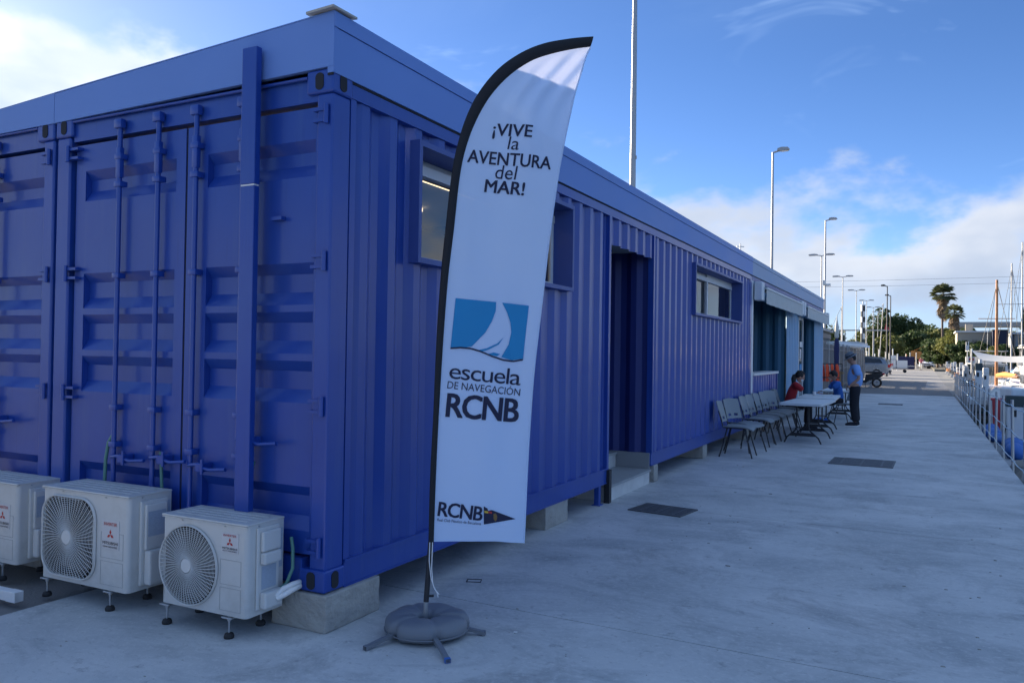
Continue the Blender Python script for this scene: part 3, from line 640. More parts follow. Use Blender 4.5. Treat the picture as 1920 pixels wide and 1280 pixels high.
# ------------------------------------------------------------------ cooling units
CAP = {}
def cap_h(bold=0.0):
    if 'H' not in CAP:
        me, a, b, c, d = text_mesh('H'); CAP['H'] = (c, d); bpy.data.meshes.remove(me)
    return CAP['H']
def lettering(parent, body, P0, P1, Ptop, f, m, bold=0.0, shear=0.0, name='lettering', ref='cap', nrm=None, space=1.0):
    """words as thin flat print: 2D baseline P0-P1, height taken from Ptop, mapped by f(u, v)"""
    me, x0, x1, y0, y1 = text_mesh(body, min(bold, 0.0), shear, space=space)
    u = Vector((P1[0]-P0[0], P1[1]-P0[1])); W = u.length; u /= W; v = Vector((-u.y, u.x))
    h = (Vector(Ptop)-Vector(P0)).dot(v); hh = cap_h()[1] if ref == 'cap' else y1
    bm = bmesh.new(); bm.from_mesh(me)
    if len(bm.faces): bmesh.ops.triangulate(bm, faces=bm.faces)
    bm.verts.index_update()
    shifts = [(0.0, 0.0)]
    if bold > 0: shifts = [(-bold, -bold*.5), (-bold, bold*.5), (0.0, 0.0), (bold, -bold*.5), (bold, bold*.5)]
    src = [v.co.copy() for v in bm.verts]; tri = [[v.index for v in fc.verts] for fc in bm.faces]; bm.clear(); sc_ = W/(x1-x0)
    N_ = Vector(nrm) if nrm else Vector((0, -1, 0))
    for i_, (dx, dy) in enumerate(shifts):
        nv = []
        for co_ in src:
            a = (co_.x-x0+dx)*sc_; b = (co_.y+dy)/hh*h
            nv.append(bm.verts.new(Vector(f(P0[0]+u.x*a+v.x*b, P0[1]+u.y*a+v.y*b))+N_*.00012*i_))
        for t_ in tri: bm.faces.new([nv[k_] for k_ in t_])
    bm.to_mesh(me); bm.free()
    return link(name, me, m, parent)
def print_poly(parent, pts, f, m, name='print'):
    bm = bmesh.new(); vs = [bm.verts.new((a, b, 0)) for a, b in pts]; fc = bm.faces.new(vs); bmesh.ops.triangulate(bm, faces=[fc])
    for q in bm.verts: q.co = Vector(f(q.co.x, q.co.y))
    return MB().bm(bm).build(name, m, parent)

def cooler(loc, rz, wd, dp, h, kind, label, leg=.12):
    r = empty('cooling_unit', loc, rz, label, 'cooling unit', 'cooling units in front of the containers')
    z0, z1 = leg, leg+h; cr = .028
    # casing: rounded front corners, front plate with the fan opening
    if kind == 'round': cx, cz, R = wd*.335, leg+h*.47, h*.425; hole = [(cx+R*math.cos(2*math.pi*k/48), cz+R*math.sin(2*math.pi*k/48)) for k in range(48)]
    else: cx, cz = wd*.335, leg+h*.485; R = h*.42; hole = rrect(cx-R, cx+R, cz-R, cz+R, R*.52, 9)
    F = lambda u, v: (u, 0, v)
    body = MB().loops([[(cr, z0), (wd-cr, z0), (wd-cr, z1-.012), (cr, z1-.012)], hole], F)
    for s, xc in ((-1, cr), (1, wd-cr)):
        pts = []
        for k in range(7):
            a = rad(90*k/6); pts.append((xc+s*cr*math.sin(a), cr-cr*math.cos(a)))
        pts.append((xc+s*cr, dp))
        n = len(pts); body.add([(x, y, z0) for x, y in pts]+[(x, y, z1-.012) for x, y in pts], [(i, i+1, i+1+n, i+n) for i in range(n-1)], True)
    body.add([(0, dp, z0), (wd, dp, z0), (wd, dp, z1-.012), (0, dp, z1-.012)], [(0, 1, 2, 3)]); body.add([(0, cr, z0), (wd, cr, z0), (wd, dp, z0), (0, dp, z0)], [(0, 1, 2, 3)])
    o = body.build('casing', 'ac_body', r)
    try: o.data.set_sharp_from_angle(angle=rad(50))
    except Exception: pass
    lid = MB().box(-.004, wd+.004, -.005, dp+.004, z1-.012, z1, .005)
    for k in range(4): lid.box(.05, wd-.05, dp*(.2+.18*k), dp*(.2+.18*k)+.012, z1, z1+.003)
    lid.box(.0, wd, -.0048, -.003, z1-.018, z1-.0125); lid.build('lid', 'ac_body', r)
    # panel creases
    cz_ = MB()
    for za, zb_ in ((leg+.05*h, leg+.30*h), (leg+.33*h, leg+.60*h)):
        xa, xb = wd*.70, wd-cr-.012
        for q in ((xa, xb, za, za+.003), (xa, xb, zb_-.003, zb_), (xa, xa+.003, za+.0031, zb_-.0031), (xb-.003, xb, za+.0031, zb_-.0031)): cz_.box(q[0], q[1], -.0014, -.0002, q[2], q[3])
    cz_.build('crease', 'ac_crease', o)
    # fan cavity
    cav = MB(); n = len(hole); cav.add([(u, .0, v) for u, v in hole]+[(u, .085, v) for u, v in hole], [(i, (i+1) % n, (i+1) % n+n, i+n) for i in range(n)])
    cav.add([(u, .085, v) for u, v in hole], [tuple(range(n))]); cav.build('fan_cavity', 'ac_dark', o)
    fan = MB()
    for k in range(3):
        a0 = 2*math.pi*k/3+.5
        def bp(rr, t): return (cx+rr*math.cos(a0+t), .045+.028*math.sin(t*1.4), cz+rr*math.sin(a0+t))
        vs = []; fs = []
        for i in range(6):
            for j in range(5): vs.append(bp(R*(.2+.70*j/4), -.55+1.1*i/5))
        for i in range(5):
            for j in range(4): fs.append((i*5+j, i*5+j+1, i*5+j+6, i*5+j+5))
        fan.add(vs, fs, True)
    fan.build('fan', 'ac_blade', o)
    # wire grille
    g = MB(); yg = -.012
    def inside(a):
        if kind == 'round': return R
        c, s = abs(math.cos(a)), abs(math.sin(a)); q = R/max(c, s); rc_ = R*.52; k0 = R-rc_
        if q*min(c, s) <= k0: return q
        A_ = 1.0; Bq = -2*(c*k0+s*k0); Cq = 2*k0*k0-rc_*rc_; return (-Bq+math.sqrt(max(0, Bq*Bq-4*Cq)))/2
    ns = 56
    for k in range(ns):
        a = 2*math.pi*k/ns; tw = .16
        p = []
        for j in range(4):
            t = j/3; rr = R*.20+(inside(a+tw*t)-R*.20)*t; p.append((cx+rr*math.cos(a+tw*t), yg-.010*math.cos(t*1.4), cz+rr*math.sin(a+tw*t)))
        g.tube(p, .0024, 4, cap=False)
    for j in range(1, 18):
        t = j/18; pts = []
        for k in range(41):
            a = 2*math.pi*k/40; rr = R*.2+(inside(a)-R*.2)*t if kind == 'round' else min(inside(a)-.004, R*.2+(R*1.16-R*.2)*t)
            pts.append((cx+rr*math.cos(a), yg-.0075*math.cos(t*1.4), cz+rr*math.sin(a)))
        g.tube(pts, .0016, 3, cap=False)
    gr = g.build('fan_grille', 'ac_grille', r)
    rim = MB(); ro = [(cx+(u-cx)*1.045, cz+(v-cz)*1.045) for u, v in hole]
    rim.add([(u, -.004, v) for u, v in ro]+[(u, -.020, v) for u, v in [(cx+(u-cx)*1.025, cz+(v-cz)*1.025) for u, v in hole]]+[(u, -.012, v) for u, v in hole]+[(u, .02, v) for u, v in hole],
            [(i+n*j, (i+1) % n+n*j, (i+1) % n+n*(j+1), i+n*(j+1)) for j in range(3) for i in range(n)], True)
    rim.build('grille_rim', 'ac_body', gr)
    hb = MB(); hr = R*.205
    hb.add([(cx+hr*math.cos(2*math.pi*k/24), -.017, cz+hr*math.sin(2*math.pi*k/24)) for k in range(24)]+[(cx+hr*.85*math.cos(2*math.pi*k/24), -.026, cz+hr*.85*math.sin(2*math.pi*k/24)) for k in range(24)],
           [(k, (k+1) % 24, (k+1) % 24+24, k+24) for k in range(24)]+[tuple(range(24, 48))]); hb.build('hub_cap', 'ac_cover', gr)
    # badge
    bx0, bx1 = wd*.715, wd*.905; bz1 = z1-h*(.11 if kind == 'round' else .27); bz0 = bz1-h*(.21 if kind == 'round' else .30)
    pl = MB().box(bx0, bx1, -.003, -.0005, bz0, bz1).build('badge', 'plate', r)
    f = lambda u, v: (u, -.0042, v); W = bx1-bx0; H = bz1-bz0
    lettering(pl, 'INVERTER', (bx0+.12*W, bz1-.19*H), (bx1-.12*W, bz1-.19*H), (bx0, bz1-.08*H), f, 'print_red', .012)
    mx, mz, q = (bx0+bx1)/2, bz0+.50*H, W*.125
    for dx, dz, an in ((0, .0, 90), (0, 0, 210), (0, 0, 330)):
        a = rad(an); e = Vector((math.cos(a), math.sin(a))); s_ = Vector((-e.y, e.x))
        ctr = Vector((mx, mz)); P = [ctr, ctr+e*q*.86*1.0+s_*q*.5, ctr+e*q*1.72, ctr+e*q*.86-s_*q*.5]
        print_poly(pl, [(v.x, v.y) for v in P], f, 'print_red', 'emblem')
    lettering(pl, 'MITSUBISHI', (bx0+.06*W, bz0+.16*H), (bx1-.06*W, bz0+.16*H), (bx0, bz0+.26*H), f, 'print_black', .014)
    lettering(pl, 'HEAVY INDUSTRIES', (bx0+.08*W, bz0+.05*H), (bx1-.08*W, bz0+.05*H), (bx0, bz0+.11*H), f, 'print_black', .008)
    # service cover on the right flank
    sc_ = MB(); xf = wd+.001; ya, yb_ = dp*.30, dp*.80
    if kind == 'round':
        sc_.box(xf, xf+.012, ya-.02, yb_+.01, leg+.03, z1-.03, .005); sc_.box(xf+.0121, xf+.035, ya, yb_, leg+h*.68, z1-.05, .008); sc_.box(xf+.0121, xf+.05, ya, yb_-.01, leg+h*.55, leg+h*.675, .008); sc_.box(xf+.0121, xf+.055, ya, yb_, leg+.035, leg+h*.25, .010)
    else:
        sc_.box(xf, xf+.02, ya-.02, yb_+.02, leg+.03, z1-.04, .006); sc_.box(xf+.0201, xf+.075, ya, yb_+.03, leg+.035, leg+h*.42, .012); sc_.box(xf+.0201, xf+.04, ya, yb_, leg+h*.42, z1-.06, .006)
    cv = sc_.build('service_cover', 'ac_cover', r)
    zs = (leg+h*.27, leg+h*.52) if kind == 'round' else (leg+h*.56, leg+h*.82); xo = xf+.0125 if kind == 'round' else xf+.0405
    MB().box(xo, xo+.001, ya+.012, yb_-.015, *zs).build('data_sticker', 'sticker', cv)
    MB().box(xf-.0005, xf+.0006, dp*.84, dp*.97, leg+h*.45, z1-.06).build('data_sticker', 'sticker', r)
    # feet: threaded bolts on rubber pads
    for fx in (wd*.06, wd*.80):
        for fy in (.01, dp-.03):
            ft = MB().tube([(fx, fy, .03), (fx, fy, leg+.01)], .006, 8).box(fx-.035, fx+.035, fy-.025, fy+.02, leg-.012, leg-.004, .002).tube([(fx, fy, leg-.028), (fx, fy, leg-.012)], .012, 6).build('foot', 'galvanised', r)
            MB().lathe([(0, 0), (.026, 0), (.028, .012), (.022, .026), (.010, .030), (0, .030)], 14, (fx, fy, 0)).build('rubber_pad', 'rubber', ft)
    # screws on the rim of the lid
    s_ = MB()
    for u in (.25*wd, .75*wd): s_.tube([(u, -.006, z1-.022), (u, -.001, z1-.022)], .004, 6)
    s_.tube([(wd+.006, dp*.3, z1-.02), (wd, dp*.3, z1-.02)], .004, 6); s_.build('screw', 'galvanised', r)
    return r
u1 = cooler((-.895, -.33, 0), rad(1), .64, .275, .50, 'round', 'cream cooling unit with round fan grille next to the container corner')
u2 = cooler((-1.96, -.35, 0), rad(1), .785, .30, .565, 'square', 'larger cream cooling unit with rounded-square fan grille, middle of the three')
u3 = cooler((-3.11, -.30, 0), rad(1), .785, .30, .53, 'square', 'cream cooling unit cut off by the left picture edge')
# drain hoses and wrapped pipes of the units (parts of the units)
MB().tube([(.66, .20, .22), (.70, .24, .26), (.715, .27, .34), (.70, .285, .45), (.675, .30, .50)], .010, 8).build('drain_hose', 'hose_green', u1)
MB().tube([(.36, .31, .60), (.345, .312, .75), (.352, .314, .85), (.37, .318, .90)], .010, 8).build('drain_hose', 'hose_green', u1)
hp = MB()
for dz, r_ in ((.0, .017), (.035, .015)): hp.tube([(.69, .17, .195+dz*.4), (.715, .20, .21+dz), (.745, .235, .235+dz*.8), (.755, .28, .245+dz*.6), (.72, .31, .24)], r_, 10)
hp.build('wrapped_pipe', 'hose_white', u1)
MB().tube([(.665, .33, .66), (.65, .335, .80), (.635, .34, .90)], .010, 8).build('drain_hose', 'hose_green', u2)
MB().tube([(.80, .26, .30), (.83, .27, .28), (.84, .31, .34)], .014, 8).tube([(.80, .24, .24), (.84, .26, .22), (.85, .31, .26)], .014, 8).build('wrapped_pipe', 'hose_white', u2)
MB().tube([(.13, .33, .66), (.13, .335, .82), (.15, .338, .93), (.20, .338, .99)], .011, 8).build('drain_hose', 'hose_green', u2)
tr = MB().box(-3.4, -1.905, -.02, .035, .012, .072, .004).build('cable_trunking', 'trim_white'); tr.location = (0, -.46, 0); tr.rotation_euler = (0, 0, rad(2))
tag(tr, 'white plastic cable trunking lying on the ground before the leftmost unit', 'trunking'); MB().box(-1.99, -1.905, -.0215, .0365, .0105, .0735, .003).build('end_cap', 'trim_white', tr)

# ------------------------------------------------------------------ feather banner
FB = Vector((.48, .28, 0)); FE = Vector((.8, .6, 0)); FN = Vector((-.6, .8, 0))
def inner_s(z):
    for (a, b), (c, d_) in zip(INN[:-1], INN[1:]):
        if z <= d_: return a+(c-a)*(z-b)/(d_-b)
    return INN[-1][0]
def ripple(s, z):
    k = max(0.0, min(1.0, (s-.05)/.5))
    top = max(0.0, min(1.0, (z-2.75)/.4))
    return k*(.012*math.sin(s*11+z*1.9)+.008*math.sin(z*5.1+s*4)+.004*math.sin(s*26-z*3.1))*(1-.5*top) + top*.013*math.sin(s*52-z*26+2*math.sin(z*9))*max(0.0, min(1.0, (s-inner_s(z)-.02)/.16)) - .02*k
def FP(s, z, d=0.0): return FB+FE*s+Vector((0, 0, z))+FN*(ripple(s, z)+d)
OUT = [(.013, .485), (.016, .84), (.028, 1.195), (.039, 1.611), (.057, 1.969), (.079, 2.239), (.108, 2.54), (.141, 2.722), (.192, 2.89), (.263, 3.031), (.367, 3.16), (.489, 3.254), (.627, 3.323), (.752, 3.358), (.913, 3.383)]
INN = [(.043, .484), (.049, .839), (.060, 1.195), (.078, 1.612), (.100, 1.971), (.127, 2.235), (.156, 2.535), (.188, 2.70), (.240, 2.85), (.318, 2.995), (.424, 3.118), (.545, 3.208), (.66, 3.262), (.77, 3.296), (.897, 3.322)]
FREE = [(.549, .484), (.562, .833), (.575, 1.136), (.595, 1.50), (.641, 1.956), (.672, 2.23), (.712, 2.54), (.738, 2.70), (.766, 2.85), (.797, 2.995), (.829, 3.118), (.853, 3.208), (.868, 3.252), (.88, 3.285), (.897, 3.318)]
def resample(pl, n):
    P = [Vector(p) for p in pl]; d = [0]
    for a, b in zip(P[:-1], P[1:]): d.append(d[-1]+(b-a).length)
    out = []
    for i in range(n+1):
        t = d[-1]*i/n; k = 0
        while k < len(d)-2 and d[k+1] < t: k += 1
        f = (t-d[k])/max(1e-9, d[k+1]-d[k])
        # Catmull-Rom for a smooth outline
        p0, p1, p2, p3 = P[max(k-1, 0)], P[k], P[k+1], P[min(k+2, len(P)-1)]
        out.append(tuple(.5*((2*p1)+(-p0+p2)*f+(2*p0-5*p1+4*p2-p3)*f*f+(-p0+3*p1-3*p2+p3)*f**3)))
    return out
fl = empty('feather_banner', FB, 0, 'tall white feather banner with black sleeve standing on a grey water bag', 'banner')
off = -FB
n = 120; I_ = resample(INN, n); F_ = resample(FREE, n); O_ = resample(OUT, n); m_ = 40
vs = []; fs = []
for i in range(n+1):
    for j in range(m_+1):
        t = j/m_; s = I_[i][0]*(1-t)+F_[i][0]*t; z = I_[i][1]*(1-t)+F_[i][1]*t
        if i == 0: z += .045*(1-t)*1.0
        vs.append(FP(s, z)+off)
for i in range(n):
    for j in range(m_): fs.append((i*(m_+1)+j, i*(m_+1)+j+1, (i+1)*(m_+1)+j+1, (i+1)*(m_+1)+j))
ban = smooth_obj(MB().add(vs, fs).build('banner_cloth', 'banner_cloth', fl))
hem = MB()
hem.tube([FP(*p)+off for p in F_], .005, 5); hem.build('hem', 'banner_cloth', ban)
sl = MB(); vs = []; fs = []; ns_ = 8
for i in range(n+1):
    a = FP(*O_[i])+off; b = FP(*I_[i])+off; c = (a+b)/2; hw = (b-a)/2
    for k in range(ns_):
        t = 2*math.pi*k/ns_; vs.append(c+hw*math.cos(t)+FN*.016*math.sin(t))
for i in range(n):
    for k in range(ns_): fs.append((i*ns_+k, i*ns_+(k+1) % ns_, (i+1)*ns_+(k+1) % ns_, (i+1)*ns_+k))
fs += [tuple(range(ns_))[::-1], tuple(range(n*ns_, n*ns_+ns_))]
smooth_obj(sl.add(vs, fs).build('sleeve', 'black_cloth', fl), 60)
FPo = lambda u, v: FP(u, v, -.004)+off
for body, a, b, t, bd, sh, ref in (('¡VIVE', (.336, 2.778), (.561, 2.774), (.342, 2.845), .016, .10, 'cap'), ('la', (.42, 2.703), (.482, 2.699), (.428, 2.775), .0, .12, 'full'), ('AVENTURA', (.196, 2.622), (.669, 2.599), (.207, 2.692), .016, .06, 'cap'),
        ('del', (.355, 2.537), (.478, 2.531), (.366, 2.614), .0, .12, 'full'), ('MAR!', (.296, 2.459), (.519, 2.445), (.304, 2.529), .020, .06, 'cap'),
        ('escuela', (.111, 1.407), (.517, 1.371), (.118, 1.496), 0, 0, 'full'), ('DE NAVEGACIÓN', (.103, 1.352), (.515, 1.311), (.105, 1.392), 0, 0, 'cap'),
        ('RCNB', (.099, 1.195), (.505, 1.163), (.103, 1.323), .024, 0, 'cap'), ('RCNB', (.062, .644), (.306, .615), (.063, .721), .022, 0, 'cap'), ('Real Club Náutico de Barcelona', (.060, .614), (.303, .591), (.060, .630), 0, 0, 'cap')):
    lettering(ban, body, a, b, t, FPo, 'navy_print', bd, sh, ref=ref, nrm=-FN, space=.88 if body == 'escuela' else (.90 if body == 'RCNB' else 1.0))
LOGO = {'left': [(.142, 1.855), (.371, 1.838), (.369, 1.788), (.349, 1.731), (.312, 1.665), (.238, 1.587), (.2, 1.58), (.118, 1.575)],
 'right': [(.405, 1.836), (.556, 1.821), (.529, 1.522), (.467, 1.512), (.405, 1.53), (.446, 1.601), (.46, 1.668), (.454, 1.724), (.434, 1.78)],
 'arc': [(.271, 1.566), (.323, 1.579), (.38, 1.605), (.417, 1.64), (.389, 1.6), (.333, 1.571), (.295, 1.558)], 'arc2': [(.324, 1.545), (.361, 1.555), (.398, 1.546), (.381, 1.534)]}
for k, pl_ in LOGO.items(): print_poly(ban, pl_, FPo, 'logo_blue', 'logo_shape')
wv = [(.118, 1.575), (.172, 1.58), (.229, 1.576), (.285, 1.561), (.352, 1.534), (.419, 1.513), (.477, 1.507), (.529, 1.517)]
print_poly(ban, [(a, b+.004) for a, b in wv]+[(a, b-.005) for a, b in wv[::-1]], lambda u, v: FP(u, v, -.0055)+off, 'navy_print', 'logo_wave')
print_poly(ban, [(.317, .696), (.338, .683), (.342, .671), (.363, .674), (.498, .622), (.319, .594)], FPo, 'navy_print', 'pennant')
f2 = lambda u, v: FP(u, v, -.0055)+off
print_poly(ban, [(.32, .672), (.342, .667), (.342, .656), (.321, .66)], f2, 'yellow_print', 'pennant_square'); print_poly(ban, [(.342, .668), (.363, .665), (.363, .654), (.342, .658)], f2, 'print_red', 'pennant_square')
print_poly(ban, [(.372, .653), (.384, .656), (.394, .64), (.391, .619), (.382, .611), (.373, .626)], f2, 'gold_print', 'pennant_crest')
MB().tube([(0, 0, .03), FE*.006+Vector((0, 0, .18))], .013, 12).build('spindle', 'galvanised', fl)
MB().tube([FE*.006+Vector((0, 0, .17)), FE*.027+Vector((0, 0, .50))], .015, 12).tube([FE*.006+Vector((0, 0, .20)), FE*.028+FE*.02+Vector((0, 0, .20))], .007, 6).build('pole', 'dark_metal', fl)
MB().tube([FE*.02-FN*.018+Vector((0, 0, .50)), FE*.018-FN*.022+Vector((0, 0, .40)), FE*.03-FN*.025+Vector((0, 0, .30)), FE*.05-FN*.03+Vector((0, 0, .245)), FE*.075-FN*.03+Vector((0, 0, .215))], .003, 5)\
  .tube([FE*.035-FN*.018+Vector((0, 0, .50)), FE*.032-FN*.022+Vector((0, 0, .36)), FE*.04-FN*.025+Vector((0, 0, .27)), FE*.065-FN*.03+Vector((0, 0, .22)), FE*.07-FN*.03+Vector((0, 0, .20))], .003, 5).build('tie_cord', 'cord_white', fl)
# water bag: a pinched ring lying over the cross foot
bag = MB(); nu, nv = 96, 18; vs = []; fs = []; legs_a = [math.atan2(-.39, -.12), math.atan2(.12, .30), math.atan2(-.38, .42), math.atan2(.16, -.26)]
for i in range(nu):
    a = 2*math.pi*i/nu
    pin = max(math.exp(-((math.atan2(math.sin(a-l), math.cos(a-l)))/.10)**2) for l in legs_a)
    R0 = .138+.004*math.sin(3*a+.6); rr = .096*(1-.03*pin); rz = .056*(1-.10*pin)
    for k in range(nv):
        t = 2*math.pi*k/nv; cx_ = math.cos(t); s_ = math.sin(t)
        q = R0+rr*(abs(cx_)**.62)*(1 if cx_ > 0 else -1)
        if cx_ > 0: q -= .022*pin*cx_
        zz = .054+rz*(abs(s_)**.8 if s_ > 0 else s_) if False else .054+rz*(s_**.75 if s_ > 0 else max(s_, -.85)*.95)+.0025*math.sin(7*a+2*t)
        vs.append((q*math.cos(a)+.015, q*math.sin(a), max(.002, zz)))
for i in range(nu):
    for k in range(nv): fs.append((i*nv+k, ((i+1) % nu)*nv+k, ((i+1) % nu)*nv+(k+1) % nv, i*nv+(k+1) % nv))
bg_ = smooth_obj(bag.add(vs, fs).build('water_bag', 'bag_vinyl', fl), 70)
seam = MB().tube([((.232+.0*math.cos(a))*math.cos(a)+.015, .232*math.sin(a), .035) for a in [2*math.pi*i/48 for i in range(49)]], .004, 5, cap=False); seam.build('seam', 'bag_vinyl', bg_)
for a, L in zip(legs_a, (.40, .34, .47, .32)):
    d_ = Vector((math.cos(a), math.sin(a), 0)); s_ = Vector((-d_.y, d_.x, 0)); lg = MB()
    P = [d_*.02+Vector((0, 0, .045)), d_*(L*.7)+Vector((0, 0, .032)), d_*L+Vector((0, 0, .013))]
    for A_, B_ in zip(P[:-1], P[1:]):
        q = [A_-s_*.013, A_+s_*.013, B_+s_*.013, B_-s_*.013]; up_ = Vector((0, 0, .009))
        lg.add([v-up_ for v in q]+[v+up_ for v in q], [(0, 1, 2, 3), (7, 6, 5, 4), (0, 4, 5, 1), (1, 5, 6, 2), (2, 6, 7, 3), (3, 7, 4, 0)])
    l_ = lg.build('leg', 'bag_vinyl', fl); e_ = MB(); q = d_*L+Vector((0, 0, .013)); q2 = d_*(L-.018)+Vector((0, 0, .015))
    e_.add([q2-s_*.015-Vector((0, 0, .011)), q2+s_*.015-Vector((0, 0, .011)), q+s_*.015-Vector((0, 0, .011)), q-s_*.015-Vector((0, 0, .011)), q2-s_*.015+Vector((0, 0, .011)), q2+s_*.015+Vector((0, 0, .011)), q+s_*.015+Vector((0, 0, .011)), q-s_*.015+Vector((0, 0, .011))],
           [(0, 1, 2, 3), (7, 6, 5, 4), (0, 4, 5, 1), (1, 5, 6, 2), (2, 6, 7, 3), (3, 7, 4, 0)]).build('end_cap', 'tarp_blue' if L > .45 else 'bag_vinyl', l_)

# ------------------------------------------------------------------ chairs
def make_chair():
    r = empty('chair', (0, 0, 0), 0, '', 'chair', 'stacking chairs lined up along the container wall')
    # local: faces +x, width along y
    def sheet(f, nu, nv, th, name, m, par, holes=()):
        vs = []; fs = []; N_ = (nu+1)*(nv+1)
        for i in range(nu+1):
            for j in range(nv+1): vs.append(Vector(f(i/nu, j/nv)))
        nrm = []
        for i in range(nu+1):
            for j in range(nv+1):
                a = vs[min(i+1, nu)*(nv+1)+j]-vs[max(i-1, 0)*(nv+1)+j]; b = vs[i*(nv+1)+min(j+1, nv)]-vs[i*(nv+1)+max(j-1, 0)]; nrm.append(a.cross(b).normalized())
        vb = [v-n*th for v, n in zip(vs, nrm)]; keep = [[(i, j) not in holes for j in range(nv)] for i in range(nu)]
        for i in range(nu):
            for j in range(nv):
                if not keep[i][j]: continue
                q = [i*(nv+1)+j, (i+1)*(nv+1)+j, (i+1)*(nv+1)+j+1, i*(nv+1)+j+1]; fs.append(tuple(q)); fs.append(tuple(k+N_ for k in q[::-1]))
                for (di, dj, e) in ((-1, 0, (3, 0)), (1, 0, (1, 2)), (0, -1, (0, 1)), (0, 1, (2, 3))):
                    ii, jj = i+di, j+dj
                    if not (0 <= ii < nu and 0 <= jj < nv) or not keep[ii][jj]: a, b = q[e[0]], q[e[1]]; fs.append((b, a, a+N_, b+N_))
        return smooth_obj(MB().add(vs+vb, fs).build(name, m, par), 45)
    def seat(u, v):
        x = .02+.43*u; y = (v-.5)*.44*(1-.10*(1-u)*0)*(1-.12*max(0, u-.8)/.2*abs(2*v-1)); return (x, y, .455+.012*math.cos((u-.35)*3)-.03*max(0, u-.75)/.25*max(0, u-.75)/.25-.012*(1-(2*v-1)**2)+.012*(abs(2*v-1)**3))
    sheet(seat, 10, 8, .014, 'seat', 'chair_plastic', r)
    def back(u, v):
        z = .52+.31*u; w_ = .43-.03*u; y = (v-.5)*w_; return (.015-.095*u-.030*(1-(2*v-1)**2), y, z+.015*(1-(2*v-1)**2)*u)
    hl = {(1, 2), (1, 3), (1, 6), (1, 7)}
    sheet(back, 8, 10, -.012, 'backrest', 'chair_plastic', r, hl)
    for s in (-1, 1):
        MB().tube([(.46, s*.235, .0), (.40, s*.20, .22), (.335, s*.185, .445)], .011, 8).build('leg', 'dark_metal', r)
        MB().tube([(-.03, s*.235, .0), (.03, s*.20, .22), (.08, s*.185, .445)], .011, 8).build('leg', 'dark_metal', r)
        MB().tube([(.08, s*.19, .44), (.02, s*.205, .46), (-.005, s*.21, .56), (-.05, s*.205, .70)], .010, 8).build('back_frame', 'dark_metal', r)
    MB().tube([(.08, -.185, .435), (.08, .185, .435)], .009, 6).tube([(.335, -.185, .435), (.335, .185, .435)], .009, 6).tube([(.08, -.12, .436), (.335, -.12, .436)], .008, 6).tube([(.08, .12, .436), (.335, .12, .436)], .008, 6).build('seat_frame', 'dark_metal', r)
    return r
ch0 = make_chair()
ord_ = ['first', 'second', 'third', 'fourth', 'fifth', 'sixth', 'seventh', 'last']
CH = [(.165, 9.17, 2), (.15, 9.98, -24), (.16, 10.95, -4), (.15, 11.58, -6), (.15, 12.25, -3), (.15, 12.95, -8), (.14, 13.72, -26), (.13, 14.55, -5)]
for i, (x, y, a) in enumerate(CH):
    lb = '%s grey stacking chair from the entrance steps, against the blue wall' % ord_[i] if i < 7 else 'grey stacking chair of the row behind the near white table, farthest from the steps'
    if i == 0: ch0.location = (x, y, 0); ch0.rotation_euler = (0, 0, rad(a)); ch0['label'] = lb
    else: copy_tree(ch0, (x, y, 0), rad(a), lb)

# ------------------------------------------------------------------ folding tables
def make_table(L=1.82, W=.74):
    r = empty('folding_table', (0, 0, 0), 0, '', 'table', 'white folding tables')
    t = MB(); out = rrect(-W/2, W/2, -L/2, L/2, .05, 4)
    t.prism(out, lambda u, v, d: (u, v, d), .685, .725); t.build('tabletop', 'table_plastic', r)
    MB().box(-W/2+.05, -W/2+.075, -L/2+.1, L/2-.1, .655, .6845).build('apron', 'dark_metal', r); MB().box(W/2-.075, W/2-.05, -L/2+.1, L/2-.1, .655, .6845).build('apron', 'dark_metal', r)
    for s in (-1, 1):
        y = s*(L/2-.33); fr = MB()
        fr.tube([(-.10, y, .67), (-.10, y, .30), (-.13, y, .22), (-.27, y, .10), (-.315, y, .0)], .014, 8)
        fr.tube([(.10, y, .67), (.10, y, .30), (.13, y, .22), (.27, y, .10), (.315, y, .0)], .014, 8)
        fr.tube([(-.10, y, .28), (.10, y, .28)], .011, 6); fr.tube([(-.225, y, .135), (.225, y, .135)], .011, 6)
        for zz in (.15, .16, .17, .18): fr.box(-.2+(zz-.15), .2-(zz-.15), y-.004, y+.004, zz-.005, zz+.0049)
        fr.tube([(-.25, y, .67), (.25, y, .67)], .012, 6)
        lg = fr.build('leg_frame', 'dark_metal', r)
        MB().tube([(0, y, .60), (0, y-s*.38, .655)], .010, 6).build('brace', 'dark_metal', lg)
    return r
t0 = make_table(); t0.location = (1.02, 12.30, 0); t0.rotation_euler = (0, 0, rad(-2)); t0['label'] = 'white folding table nearest the camera, in front of the chairs'
copy_tree(t0, (.98, 14.45, 0), rad(2), 'white folding table with the paper cup, where the woman in red sits')
copy_tree(t0, (1.02, 18.6, 0), rad(1), 'white folding table farthest back, behind the seated boy')
cup = MB().lathe([(0, 0), (.026, 0), (.034, .09), (.030, .088), (.024, .004), (0, .004)], 14).build('paper_cup', 'trim_white', None, (.86, 14.62, .726)); tag(cup, 'small white paper cup on the table before the woman in red', 'cup')
pp = MB().box(-.10, .10, -.07, .07, 0, .012, .003).build('notebook', 'trim_white', None, (1.12, 14.62, .726)); pp.rotation_euler = (0, 0, .3); tag(pp, 'white notebook lying on the table right of the paper cup', 'notebook')

